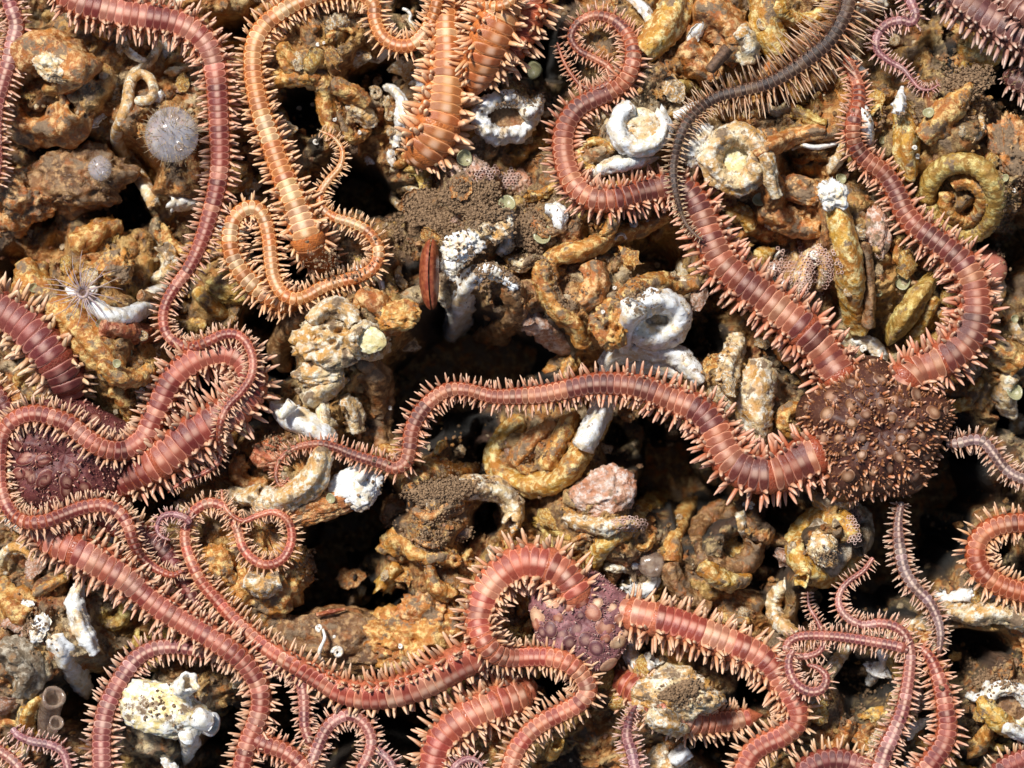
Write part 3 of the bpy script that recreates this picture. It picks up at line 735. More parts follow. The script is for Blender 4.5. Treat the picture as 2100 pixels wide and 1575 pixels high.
ring('ochre inner whorl of the large ridged coil', 1978, 412, 38, 40, 15, 'ochre', 160, 490, .2, None, 'coiled_worm_tube', 'worm tube', ridges=.06, rough=.1)
T('olive folded valve with a wavy edge above the warty disc', [(1914,566,14),(1886,605,22),(1858,645,25),(1834,680,20),(1822,702,9)], 'olive', .3, name='folded_shell', cat='shell', rough=.12, keel=.35)
T('yellow ridge right of the olive folded valve', [(1915,610,14),(1898,645,17),(1880,680,15),(1868,710,12)], 'yellow', .1, rough=.15)
lump('red brown crust below the rib at right', 1640, 390, 50, 26, 26, 'orange', .1, -.3)
lump('pink crust right of the tall yellow tube', 1800, 470, 26, 50, 22, 'pink', .05)
T('brown stained tube above the lace patch', [(1560,430,20),(1600,440,26),(1640,465,24),(1690,470,18)], 'orange', .1, rough=.25)
T('ochre crust tube at the right edge', [(2020,690,22),(2055,720,28),(2095,745,26)], 'ochre', .1, rough=.25)
T('cream crust tube at the right edge above the pale arm', [(2075,770,18),(2060,805,20),(2072,845,18)], 'cream', .1, rough=.2)
lump('yellow white knob at the right edge', 2090, 880, 24, 30, 22, 'cream', .2)
lump('brown crust right of the large ridged coil', 2070, 300, 40, 60, 30, 'orange', .1, .3, 'crusted_lump', 'shell lump', .35)
# lower middle and right
T('yellow blade of tube sloping below the thick red arm', [(1392,996,20),(1366,1020,28),(1335,1044,29),(1302,1068,26),(1262,1096,22),(1232,1124,19),(1210,1160,18),(1192,1192,15)], 'yellow', .25, rough=.13, flat=.6)
lump('pink grey mound left of the yellow blade', 1238, 1010, 56, 50, 36, 'pink', .15, .3)
T('cream edge under the pink grey mound', [(1160,1062,12),(1200,1075,15),(1240,1082,16),(1290,1070,12)], 'cream', .1, rough=.25)
T('ochre tube going down right of the yellow blade', [(1436,1012,14),(1412,1045,19),(1396,1078,19),(1382,1115,18),(1378,1152,17)], 'ochre', .2, rough=.14)
T('dark ochre tube below the grey bubble', [(1372,1160,18),(1385,1195,22),(1412,1228,22),(1455,1250,18)], 'brown', .15, rough=.15)
ring('brown grey coil round a gravel hollow', 1490, 1112, 60, 58, 22, 'brown', 30, 370, .25, None, 'crusted_coil', 'worm tube', rough=.2)
T('yellow lip at the bottom of the grey coil', [(1438,1160,14),(1462,1180,19),(1494,1192,20),(1522,1190,15),(1540,1180,6)], 'yellow', .35, rough=.18, open_end=False)
ring('big orange yellow oyster cup with silt in it', 1692, 1122, 56, 60, 22, 'yellow', 20, 375, .4, 'grey', 'oyster_shell', 'shell', rough=.18)
lump('pale greenish plug inside the oyster cup', 1690, 1125, 28, 34, 22, 'cream', .25, .3, 'crusted_lump', 'shell lump', .3)
T('yellow spout at the foot of the oyster cup', [(1655,1170,12,0),(1648,1182,14,8),(1643,1190,15,26)], 'yellow', .4, rough=.12, scallop=.6)
T('grey white flange right of the oyster cup', [(1742,1040,16),(1764,1068,22),(1772,1100,20),(1762,1130,14)], 'grey', .35, rough=.22)
T('small yellow horned cup above the oyster cup', [(1642,1030,18,0),(1634,1042,22,14),(1628,1052,23,40)], 'yellow', .45, rough=.1, scallop=.8)
T('yellow crust tube behind the horned cup', [(1672,1020,18),(1705,1030,22),(1745,1025,16)], 'cream', .2)
T('cream beaded tube below the grey coil', [(1618,1198,14),(1594,1216,16),(1586,1245,16),(1598,1276,17),(1632,1302,15)], 'cream', .2, ridges=.08, rough=.1)
T('cream rope of tube under the thin pink arms', [(1736,1328,12),(1722,1350,13),(1704,1375,14),(1690,1400,11)], 'cream', .1, ridges=.06, rough=.12)
T('yellow cream crust edge below the right coil arm', [(1930,1244,10),(1958,1254,18),(1995,1262,20),(2040,1258,20),(2105,1278,18)], 'cream', .25, rough=.22)
ring('small white ring barnacle in the right corner', 2002, 1412, 22, 20, 9, 'white', 0, 356, .4, None, 'barnacle', 'barnacle', rough=.15)
ring('larger gold and white ring barnacle in the right corner', 2066, 1446, 42, 36, 14, 'white', 0, 356, .4, 'brown', 'barnacle', 'barnacle', rough=.2)
T('gold stained tube under the ring barnacles', [(2010,1432,12),(2030,1460,18),(2062,1488,18),(2105,1496,16)], 'yellow', .15, rough=.2)
T('white tube at the lower right edge', [(2060,1492,10),(2088,1504,13),(2110,1515,12)], 'white', .3, rough=.2)
lump('silty shell lump between the purple star and its right arm', 1385, 1425, 78, 50, 44, 'cream', .25, -.1, 'crusted_lump', 'shell lump', .3, [(.1,.1,.5,.35)])
T('yellow white ridge under the silty shell lump', [(1330,1466,15),(1362,1480,19),(1400,1488,20),(1450,1484,19),(1512,1466,12)], 'cream', .3, rough=.25)
T('white tube mouth at the bottom centre right', [(1380,1562,16),(1396,1548,18),(1410,1536,17)], 'white', .35, rough=.15)
lump('yellow white lump at the bottom edge', 1365, 1560, 44, 30, 26, 'cream', .15, .1)
T('white horned cup inside the bend of the pink arm', [(1112,1448,15,0),(1105,1432,16,12),(1099,1418,17,34)], 'cream', .3, rough=.12, scallop=.9)
T('yellow horned cup near the bottom edge', [(1128,1552,12,0),(1136,1538,14,10),(1143,1526,14,28)], 'yellow', .3, rough=.12, scallop=.9)
# lower left
lump('spotted white shell with two tube mouths at the lower left', 340, 1455, 82, 54, 32, SPOT, .25, -.25, 'shell_lump', 'shell', .16)
T('upper tube mouth on the spotted white shell', [(362,1420,18,0),(380,1406,21,10),(390,1398,21,34)], 'white', .45, rough=.09, scallop=.4)
T('lower round tube mouth on the spotted white shell', [(402,1470,20,0),(424,1481,25,10),(434,1485,25,36)], 'white', .45, rough=.06)
T('white point hanging from the spotted white shell', [(385,1498,22),(388,1525,19),(384,1552,10),(380,1566,4)], 'white', .3, rough=.2, open_end=False)
T('white sheet of tube beneath the thick red arm', [(165,1198,12),(157,1235,19),(164,1275,20),(180,1310,19),(196,1340,12)], 'white', .3, rough=.2, keel=.3)
T('cream white slab of tube left of the pink arm', [(112,1306,16),(128,1335,25),(148,1370,27),(166,1405,22),(178,1425,10)], 'white', .2, rough=.16, flat=.7)
T('grey ochre crust tube at the left edge', [(-10,1215,26),(30,1240,34),(70,1265,30)], 'ochre', .1, rough=.28)
T('grey crust tube at the left edge, lower', [(0,1330,28),(35,1345,34),(60,1385,30),(40,1420,24)], 'grey', .1, rough=.28)
lump('ochre lump between the loops of the lilac arm', 445, 1165, 40, 44, 34, 'ochre', .0)
T('cream tube inside the lilac arm coil', [(505,1190,18),(540,1200,22),(575,1190,20)], 'cream', .0, rough=.22)
lump('ochre crust at the bottom centre', 1030, 1530, 44, 50, 34, 'ochre', .1)
T('cream tube beside the top of the lilac arm loop', [(470,1010,14),(505,1020,18),(540,1010,16)], 'cream', .15, rough=.2)

LM = [("hairy clear bubble",352,276),("feathery anemone",172,600),("red brown bivalve",880,562),("white ring shell",1344,655),("white C shaped shell",1314,262),("large ridged coil",1972,408),("warty disc",1788,882),("purple plated disc",1195,1275),("spotted white shell",340,1455),("yellow loop tube",1110,950),("oyster cup",1692,1122),("brown grey coil",1490,1112),("tall yellow tube",1740,540),("pink jelly blob",2022,553),("brown stick",1475,120),("pointed white shard",940,640),("pitted cream crust",672,700),("white twisted tube",616,864),("white shell plate",728,1005),("silty hooked tube",985,1000),("forked ochre tube",627,149),("yellow horned mouth",790,1190),("grey bubble",1336,1156),("white broken shell cup",1034,240),("ring barnacles",2060,1446),("silty shell lump",1385,1425),("olive folded valve",1858,645),("spiral arm tip",1221,121),("wine red disc",140,930),("lilac coiled tip",550,1100),("U curled rust arm",2010,1140),("grey sea squirt",104,1450),("crusted dark hollow",92,185),("long ochre tube",1230,498),("barnacle with yellow pit",1508,326),("cream beaded tube",1600,1250),("white squiggle boulder",660,1320),("pink grey mound",1238,1010)]
used_labels = set()
def by_landmark(head, px, py):
    for nm, lx, ly in sorted(LM, key=lambda t: math.hypot(t[1] - px, t[2] - py))[:5]:
        dx, dy = px - lx, py - ly
        far = 'just ' if math.hypot(dx, dy) < 110 else ''
        side = ('right of' if dx > 0 else 'left of') if abs(dx) > 1.8 * abs(dy) else ('below' if dy > 0 else 'above') if abs(dy) > 1.8 * abs(dx) else ('below' if dy > 0 else 'above') + (' and right of' if dx > 0 else ' and left of')
        lb = head + ' ' + far + side + ' the ' + nm
        if lb not in used_labels:
            used_labels.add(lb)
            return lb
    return None
# small worm tubes grown into the crust between the larger ones
FILL = [('ochre', 'ochre'), ('cream', 'cream'), ('orange', 'orange brown'), ('yellow', 'yellow'), ('cream', 'cream'), ('white', 'white'), ('ochre', 'ochre'), ('olive', 'olive yellow')]
KEEP = [(1225,115,95),(545,1100,85),(1650,1340,95),(1860,110,90),(690,330,60),(590,950,50),(400,970,70),(340,1080,40),(1290,1520,60),(1400,400,70),(1344,655,70),(340,1455,90),(1972,408,95),(880,562,50),(352,276,70)]
free = lambda px, py: all(math.hypot(px - a, py - b) > r for a, b, r in KEEP)
made = 0
for k in range(5000):
    if made >= 215: break
    px, py = rng.uniform(10, 2090), rng.uniform(10, 1565)
    ln, a0, kr, r0 = rng.uniform(50, 190), rng.uniform(0, 6.28), rng.choice([-1, 1]) * rng.uniform(.002, .034), rng.uniform(6, 17)
    if r0 < 9: ln *= .7
    wv, ph_ = rng.uniform(0, .5), rng.uniform(0, 6)
    lift = rng.choice([0, 0, 8, 16, 26])
    pts_ = []
    x_, y_ = px, py
    for t in np.linspace(0, 1, 9):
        a = a0 + kr * t * ln + wv * math.sin(t * 6 + ph_)
        x_ += ln / 9 * math.cos(a); y_ += ln / 9 * math.sin(a)
        pts_.append((x_, y_, r0 * (0.7 + .5 * t), lift * math.sin(t * 3.0)))
    if not all(free(*p[:2]) for p in pts_[::2]): continue
    gx_ = np.array([wx(p[0]) for p in pts_]); gy_ = np.array([wy(p[1]) for p in pts_])
    jj = np.clip(((gx_ + 14) / D).astype(int), 0, len(GX) - 1); i_ = np.clip(((gy_ + 11.5) / D).astype(int), 0, len(GY) - 1)
    if ((HM[i_, jj] - z[i_, jj]) > .08).mean() > (.0 if made < 110 else .12) or z[i_, jj].min() < -2.3: continue
    sty_, cn_ = FILL[made % 8]
    bend = 'curled' if abs(kr * ln) > 2.2 else 'bent' if abs(kr * ln) > .9 else 'straight'
    size_ = 'thin' if r0 < 9 else 'stout' if r0 > 13.5 else 'slim'
    lb_ = by_landmark(size_ + ' ' + bend + ' ' + cn_ + ' worm tube', *pts_[4][:2])
    if lb_ is None: continue
    tube(lb_, pts_, sty_, .02, flat=float(rng.uniform(.6, 1)), group='small ' + cn_ + ' worm tubes grown into the crust', rough=.2, scallop=.6, sink=.85, keel=float(rng.choice([0, .15, .3])))
    made += 1

def flake_mesh(seed, m):
    nx, ny = 12, 9
    u, v_ = np.meshgrid(np.linspace(-1, 1, nx), np.linspace(-.7, .7, ny), indexing='ij')
    e = np.stack([u.ravel() * 1.3, v_.ravel() * 1.3, np.full(u.size, seed * 3.3)], 1)
    x = u * (1 + .35 * noise3(e, 1).reshape(u.shape) - .35 * v_ ** 2) + .12 * noise3(e * 4, 4).reshape(u.shape)
    y = v_ * (1 + .4 * noise3(e * 1.3, 2).reshape(u.shape) - .4 * u ** 2) + .1 * noise3(e * 4, 5).reshape(u.shape)
    curl = (.25, .5, .75, .4, .6)[seed % 5]
    zz = curl * (.55 - u ** 2 * .5 - v_ ** 2) + .1 * noise3(e * 2.2, 3).reshape(u.shape) + .04 * noise3(e * 7, 6).reshape(u.shape)
    top = np.stack([x, y, zz], -1).reshape(-1, 3); bot = top * [.97, .97, 1] - [0, 0, .13]
    F = grid_faces(nx, ny, False); nn_ = nx * ny
    ed = [i * ny for i in range(nx)] + [(nx - 1) * ny + j for j in range(1, ny)] + [i * ny + ny - 1 for i in range(nx - 2, -1, -1)] + [j for j in range(ny - 2, 0, -1)]
    R = np.array([[a, b, b + nn_, a + nn_] for a, b in zip(ed, ed[1:] + ed[:1])])
    return mesh('shell_flake', np.vstack([top, bot]), [F, F[:, ::-1] + nn_, R], m)
FK = [(flake_mesh(k, STY[st]), cn) for k, (st, cn) in enumerate([('white', 'white'), ('cream', 'cream'), ('yellow', 'yellow'), ('ochre', 'ochre'), ('cream', 'cream'), ('orange', 'orange brown'), ('pink', 'pinkish')])]
made = 0
for k in range(4000):
    if made >= 230: break
    px, py, sz_ = rng.uniform(5, 2095), rng.uniform(5, 1570), rng.uniform(11, 36)
    x, y = wx(px), wy(py)
    zz = float(hm(x, y))
    if zz < -2.2 or not free(px, py) or zz - z[int((y + 11.5) / D), int((x + 14) / D)] > .25: continue
    me_, cn = FK[made % 7]
    lb_ = by_landmark(('small ' if sz_ < 18 else 'large ' if sz_ > 29 else '') + 'broken ' + cn + ' shell flake', px, py)
    if lb_ is None: continue
    o = obj('shell_flake', me_, None, (*par(x, y, zz + .05), zz + .05))
    o.scale = (sz_ / 100,) * 3
    o.rotation_euler = (rng.uniform(-.7, .7), rng.uniform(-.7, .7), rng.uniform(0, 6.28))
    tag(o, lb_, 'shell flake', 'broken shell flakes strewn on the crust')
    splat([x], [y], [zz - .02], [sz_ / 150])
    made += 1

# small thin white worm tubes and stick
T('tiny white squiggle of worm tube at the top centre', [(826,18,3),(836,22,3.5),(842,32,3.5),(840,42,3),(850,52,2.5)], 'white', .25, rough=.05)
T('tiny white squiggle of worm tube on the brown boulder', [(662,1290,3),(666,1308,3.5),(658,1328,4),(654,1345,4),(664,1358,3)], 'white', .25, rough=.05)
T('tiny white hook of worm tube on the long ochre tube', [(1262,492,2.5),(1266,482,3),(1278,481,3),(1284,490,2.5)], 'white', .05, rough=.05)
T('thin white thread of tube near the lace patch', [(1586,562,2.5),(1588,545,3),(1592,525,3),(1600,515,2.5)], 'white', .2, rough=.05)
T('brown stick poking out of the orange crust', [(1455,144,11),(1475,120,12),(1494,98,13)], STICK, .45, name='stick', cat='stick', rough=.08)
T('orange splinter lying on the brown ledge', [(650,1261,4),(678,1255,5),(708,1249,3)], 'red', .25, name='splinter', cat='splinter', rough=.15, open_end=False)

# ------------------------------------------------------------------ tiny coiled shells, cups
def coil_mesh(name, m):
    a = np.linspace(0, 2 * np.pi * 1.75, 42)
    R = 0.16 + 0.5 * a / a[-1]
    r = 0.1 + 0.2 * a / a[-1]
    c = np.stack([R * np.cos(a), R * np.sin(a), 0.25 - 0.1 * a / a[-1]], 1)
    v, f = sweep(c, r, 10, rough=0.05, seed=3)
    return mesh(name, v, f, m)
coils = {'white': coil_mesh('coil_white', STY['white']), 'cream': coil_mesh('coil_cream', STY['cream'])}
def tiny_coil(px, py, r, sty, label, group=None):
    x, y = wx(px), wy(py)
    zz = max(hm(x + dx, y + dy) for dx in (-.03, 0, .03) for dy in (-.03, 0, .03)) - 0.01
    x, y = par(x, y, zz)
    o = obj('coiled_worm_shell', coils[sty], None, (x, y, zz))
    o.scale = (r / 85,) * 3
    o.rotation_euler = (random.uniform(-.4, .4), random.uniform(-.4, .4), random.uniform(0, 6.28))
    tag(o, label, 'worm shell', group)
for px, py, r, s, lb in [(769,192,16,'cream','largest tan coiled shell beside the white knobby tube'), (787,204,14,'cream','second tan coiled shell touching the largest one'), (776,167,12,'cream','small coiled shell above the two tan ones'),
    (800,236,12,'cream','coiled shell on the left side of the white knobby tube'), (837,225,11,'cream','coiled shell on the right side of the white knobby tube'), (803,270,11,'cream','lowest coiled shell on the white knobby tube'),
    (254,97,16,'cream','round coiled shell with a dark centre near the long red arm'), (351,112,8,'cream','small coiled shell under the top left red arm'), (146,649,12,'cream','coiled shell at the foot of the feathery anemone'), (293,691,12,'cream','cream coiled shell on the orange red ridge'),
    (1833,84,14,'cream','curled shell inside the purple arm loop'), (1566,46,16,'cream','coiled shell on the upper yellow tube'), (1533,232,13,'cream','coiled shell under the dark bristly arm'), (1670,522,12,'white','pale coiled shell on the lace patch'), (1739,598,12,'cream','coiled shell on the tall yellow tube'),
    (1846,655,8,'white','tiny white coil on the olive folded valve'), (1772,714,9,'white','tiny coil right above the warty disc'), (692,1338,14,'white','white coiled shell on the brown boulder above the pink arm'), (655,1288,9,'white','white coil at the end of the squiggle on the boulder'), (1820,1264,9,'white','white coil above the thin pink arm'),
    (1348,545,7,'cream','tiny orange tan coil in the dark gap'), (1380,562,7,'cream','tiny tan coil on the edge of the ochre curve'), (1299,460,10,'white','white coil on the long ochre tube'), (1332,458,8,'white','second white coil on the long ochre tube'), (1394,1060,8,'cream','coil on the ochre tube right of the yellow blade'), (1680,180,11,'cream','coil beside the dark arm bristles')]:
    tiny_coil(px, py, r, s, lb)
for px, py, r in [(652,91,5),(687,103,4),(648,290,8),(589,274,6),(614,222,6),(640,214,5),(495,14,9),(293,800,8),(737,272,5),(686,245,5),(665,88,4),(821,1326,6),(686,1306,4),(1876,303,6),(1882,320,6),(1495,470,5),(1640,560,5),(2080,390,5),(840,794,6),(800,836,5),(1260,590,5),(1237,640,5),(2030,760,6),(1540,1040,5),(1170,1220,6),(890,690,5)]:
    tiny_coil(px, py, r, 'white', by_landmark('tiny white coiled shell', px, py), 'tiny white coiled shells scattered on the crust')

def lathe(name, prof, m, sides=18):
    prof = np.array(prof)
    th = np.linspace(0, 2 * np.pi, sides, endpoint=False)
    w = 1 + 0.06 * np.sin(th * 3 + 1)
    V = np.stack([prof[:, :1] * np.cos(th)[None] * w, prof[:, :1] * np.sin(th)[None] * w, np.repeat(prof[:, 1:], sides, 1)], -1)
    return mesh(name, V.reshape(-1, 3), grid_faces(len(prof), sides), m)
cupm = lathe('cup', [(0.001, 0), (0.5, 0.02), (0.62, 0.35), (0.9, 0.75), (1.0, 1.0), (0.9, 1.04), (0.72, 0.8), (0.4, 0.55), (0.001, 0.5)], CUP)
for px, py, r, lb in [(945,326,18,'blue green cup polyp left of the white shell cup'), (1105,145,19,'yellow green cup polyp near the curled arm tip'), (1559,410,14,'yellow polyp below the crusted barnacle'), (1853,578,17,'pale cup polyp above the olive folded valve'), (2077,809,17,'yellow cup polyp at the right edge'), (267,719,14,'white frilled polyp under the orange red ridge'),
    (203,665,9,'small olive polyp on the thick ochre tube'), (242,745,9,'small olive polyp on the ochre crust'), (683,1020,11,'green polyp on the white shell plate'), (1560,412,10,'second yellow polyp below the crusted barnacle'), (1800,598,8,'small pale polyp left of the pale cup polyp'), (1681,604,7,'tiny grey polyp on the lace patch edge'), (1805,288,8,'small yellow polyp right of the red arm'), (1905,237,12,'grey green polyp beside the pointed yellow tube'), (2077,654,9,'small polyp above the right crust'), (2057,702,8,'small olive polyp on the right crust'), (1985,1183,9,'green polyp at the coil arm spines'), (2062,366,8,'small yellow polyp right of the big coil'), (1720,370,12,'pale yellow polyp in the crust left of the red arm'), (65,590,10,'blue grey polyp at the top of the thick ochre tube'), (1039,425,18,'green grey cup polyp on the silt'), (1120,487,20,'blue grey cup polyp at the right end of the silt'), (1730,690,8,'small polyp between the two upper red arms'), (245,435,9,'pale polyp at the end of the dark hollow')]:
    x, y = wx(px), wy(py); zz = hm(x, y) - 0.02; x, y = par(x, y, zz)
    o = obj('cup_polyp', cupm, None, (x, y, zz)); o.scale = (r / 100,) * 3
    o.rotation_euler = (random.uniform(-.5, .5), random.uniform(-.5, .5), random.uniform(0, 6))
    tag(o, lb, 'polyp')

# jelly capsule, bubbles, sea squirts
def ball(label, px, py, rx, ry, rz, m, name, cat, dz=0.0, rough=.05, rot=0.0):
    return lump(label, px, py, rx, ry, rz, m, dz, rot, name, cat, rough, None, 4)
ball('green white jelly capsule right of the white ring shell', 1465, 703, 24, 13, 13, CUP, 'jelly_capsule', 'jelly blob', .1, .04, -.8)
ball('smooth pink jelly blob behind the right red arm', 2022, 553, 44, 42, 34, PINKJ, 'jelly_blob', 'jelly blob', .05, .03)
ball('grey see through bubble above the dark ochre tube', 1336, 1156, 30, 27, 17, GREYJ, 'jelly_blob', 'jelly blob', .0, .1)
ball('flat grey purple jelly on the silty clump', 936, 1094, 34, 15, 10, GREYJ, 'jelly_blob', 'jelly blob', .15, .12, .1)
def hairs(parent, R, n, ln, m):
    vs, fs = [], []
    k = 0
    for i in range(n):
        d = Vector((random.gauss(0, 1), random.gauss(0, 1), random.gauss(0.3, 1))).normalized()
        p0 = d * R; bend = Vector((random.gauss(0, 1), random.gauss(0, 1), random.gauss(0, 1))) * 0.35
        e = d.orthogonal().normalized(); g = d.cross(e)
        l = ln * random.uniform(.4, 1.2)
        for j in range(4):
            t = j / 3
            p = p0 + d * l * t + bend * l * t * t
            rr = 0.009 * (1 - 0.6 * t)
            for q in range(3):
                a = q * 2.094
                vs.append(p + e * rr * math.cos(a) + g * rr * math.sin(a))
        for j in range(3):
            for q in range(3):
                fs.append((k + j * 3 + q, k + j * 3 + (q + 1) % 3, k + j * 3 + 3 + (q + 1) % 3, k + j * 3 + 3 + q))
        k += 12
    h = obj('hair', mesh('hair', np.array([v[:] for v in vs]), np.array(fs), m), parent)
    h['kind'] = 'stuff'
b1 = ball('hairy clear bubble of a sea squirt left of the long red arm', 352, 276, 54, 57, 46, JELLY, 'sea_squirt', 'sea squirt', .35, .03)
hairs(b1, 0.49, 420, 0.15, HAIR)
for dx, dy in ((.1, .3), (.2, -.28)):
    s_ = obj('siphon', lathe('siphon', [(.1, -.1), (.09, .04), (.06, .05), (.04, .02), (.001, 0)], GREYJ), b1, (dx, dy, .34)); s_.rotation_euler = (-.3 * dy, .3 * dx, 0)
b2 = ball('small dim hairy bubble below the larger hairy one', 205, 345, 24, 26, 20, JELLY, 'sea_squirt', 'sea squirt', .2, .04)
hairs(b2, 0.2, 120, 0.09, HAIR)
sq = T('grey see through sea squirt with two round siphons at the lower left', [(98,1512,20,0),(98,1480,22,12),(104,1448,22,34),(110,1430,24,62)], GREYJ, .6, name='sea_squirt', cat='sea squirt', rough=.04, sink=.8)
v, f = sweep(*tube_pts([(106,1496,11,40),(112,1488,13,50),(116,1482,15,72)], .6, None, 1.0), rough=.03)
obj('siphon', mesh('siphon', v - np.array(sq.location), f, GREYJ), sq)

# the feathery anemone on the white tube
ax, ay = wx(172), wy(600); az = hm(wx(188), wy(620)) + 0.12
ax, ay = par(ax, ay, az)
an = thing('anemone', 'feathery pale anemone with thin spreading tentacles on the white tube', 'anemone', (ax, ay, az))
v, f = sweep(np.array([[.12, -.16, -.16], [.06, -.08, -.03], [0, 0, .1], [-.01, .02, .16]]), np.array([.13, .12, .15, .13]), 14, rough=.05, seed=4)
obj('column', mesh('column', v, f, TENT), an)
for i in range(34):
    a = i / 34 * 6.283 + random.uniform(-.1, .1)
    l = random.uniform(.45, .85); lift = random.uniform(.1, .6); cv = random.uniform(-.4, .4)
    t = np.linspace(0, 1, 9)
    aa = a + cv * t
    c = np.stack([.08 * math.cos(a) + l * t * np.cos(aa), .08 * math.sin(a) + l * t * np.sin(aa), .14 + lift * l * t - .35 * l * t * t], 1)
    v, f = sweep(c, .016 * (1 - .7 * t), 5, rough=0, open_end=False)
    obj('tentacle', mesh('tentacle', v, f, TENT), an)

# red valves standing in the silt
rv = thing('bivalve', 'narrow red brown bivalve standing edge on in the silt', 'bivalve', (*par(wx(880), wy(562), .1), .1))
for sgn in (-1, 1):
    n_, m_ = 26, 8
    u = np.linspace(-1, 1, n_)[:, None]; w_ = np.linspace(0, 1, m_)[None, :]
    half = (1 - np.abs(u) ** 2.6) ** .6
    X = sgn * (0.015 + .19 * w_ ** .8 * half) + .05 * u ** 2
    Y = .74 * u + 0 * w_
    Z = .34 * half * (1 - w_ ** 1.6) - .05 + .012 * np.sin(w_ * 26)
    V = np.stack([X, Y, Z + 0 * u], -1).reshape(-1, 3)
    F = grid_faces(n_, m_, False)
    th_ = V.copy(); th_[:, 2] -= .03
    obj('valve', mesh('valve', np.vstack([V, th_]), [F, F[:, ::-1] + len(V)], REDLEAF), rv)

# ------------------------------------------------------------------ lace patches (bryozoan colonies)
def lace(label, px, py, rx, ry, m, dz=0.03):
    vs, fs = [], []
    k = 0
    s = 0.072
    for i in range(int(-rx / 100 / s) - 1, int(rx / 100 / s) + 2):
        for j in range(int(-ry / 100 / (s * .86)) - 1, int(ry / 100 / (s * .86)) + 2):
            x = (i + .5 * (j % 2)) * s; y = j * s * .86
            if (x / (rx / 100)) ** 2 + (y / (ry / 100)) ** 2 > 1 + random.uniform(-.35, .1): continue
            x += random.uniform(-.012, .012); y += random.uniform(-.012, .012)
            X, Y = wx(px) + x, wy(py) + y
            zc = float(hm(X, Y)) + dz
            for q in range(6):
                a = q * 1.0472
                for rr, dz_ in ((.043, -.03), (.039, .012), (.027, .008)):
                    vs.append((X + rr * math.cos(a), Y + rr * math.sin(a), zc + dz_))
            for q in range(6):
                q2 = (q + 1) % 6
                for e in (0, 1): fs.append((k + q * 3 + e, k + q2 * 3 + e, k + q2 * 3 + e + 1, k + q * 3 + e + 1))
            k += 18
    V = np.array(vs); kk = (H - V[:, 2]) / H; V[:, 0] *= kk; V[:, 1] *= kk
    c = V.mean(0)
    o = obj('lace_colony', mesh('lace_colony', V - c, np.array(fs), m), None, c)
    tag(o, label, 'bryozoan', None, 'stuff')
LACE = plain_mat('lace_crust', L(206, 178, 164), .5, 1, .1, L(184, 140, 122), .2, 6)
lace('pale pink lace like colony left of the tall yellow tube', 1650, 552, 78, 58, LACE)
lace('pale lace patch on the pink crust above the silt', 1015, 365, 50, 26, LACE)
lace('white lace edge on the yellow blade', 1290, 1074, 44, 16, LACE)
lace('small lace patch left of the oyster flange', 1752, 1078, 16, 46, LACE)

# ------------------------------------------------------------------ brittle stars
def plate_mesh():
    n = 14
    th = np.linspace(0, 2 * np.pi, n, endpoint=False) + np.pi / n
    se = lambda c: np.sign(c) * np.abs(c) ** .72            # rounded box outline, the plates sit edge to edge
    rows = []
    for rr, hz in ((1.0, .035), (.84, .06), (.5, .07)):
        x = rr * se(np.cos(th)); y = rr * se(np.sin(th))
        rows.append(np.stack([x + .12 * (1 - y * y), y, hz - .34 * y * y], 1))
    V = np.vstack(rows + [[[.12, 0, .072]]])
    F = grid_faces(3, n)
    F3 = np.array([[2 * n + i, 2 * n + (i + 1) % n, 3 * n] for i in range(n)])
    return V, [F[:, ::-1], F3]
pv, pf = plate_mesh()
PM = mesh('arm_plate', pv, pf, PLATE)
_th = np.linspace(0, 2 * np.pi, 14, endpoint=False)
DPM = mesh('disc_plate', np.vstack([np.stack([rr * np.cos(_th), rr * np.sin(_th), np.full(14, hz)], 1) for rr, hz in ((1.0, -.2), (.84, .02), (.5, .07))] + [[[0, 0, .09]]]), pf, DPLATE)
def spine_mesh(bend, blunt, seed):
    t = np.array([0, .12, .45, .8, .96])
    r = np.array([.085, .115, .105, .06 + .03 * blunt, .02 + .03 * blunt])
    c = np.stack([t, 0 * t, bend * t * t], 1)
    a = np.arange(6) * 1.0472
    rows = [np.stack([np.full(6, x), rr * np.cos(a), zz + rr * .8 * np.sin(a)], 1) for (x, _, zz), rr in zip(c, r)]
    V = np.vstack(rows + [[[1.0, 0, bend]]])
    F = grid_faces(5, 6)
    F3 = np.array([[24 + (i + 1) % 6, 24 + i, 30] for i in range(6)])
    return V, [F[:, ::-1], F3[:, ::-1]]
SV = [spine_mesh(b, k, i) for i, (b, k) in enumerate(((.0, 0), (.1, .4), (-.12, .2), (.05, .9)))]
SM = [mesh('arm_spine', v, f, SPINE) for v, f in SV]

FL = (0.8, 0.81, 0.74)                       # palette values below were read off the lit photograph
SMALL, _t, _p = new_mat('star_small_parts')
_n = N(_t)
_t.links.new(_n('Attribute', attribute_name='tint').outputs['Color'], _p.inputs['Base Color']); _p.inputs['Roughness'].default_value = .38

def jit(c, s):
    k = 1 + random.gauss(0, s)
    c = tuple(a * b for a, b in zip(c, FL))
    return tuple(max(0.0, x * k * (1 + random.gauss(0, s * .35))) for x in c)

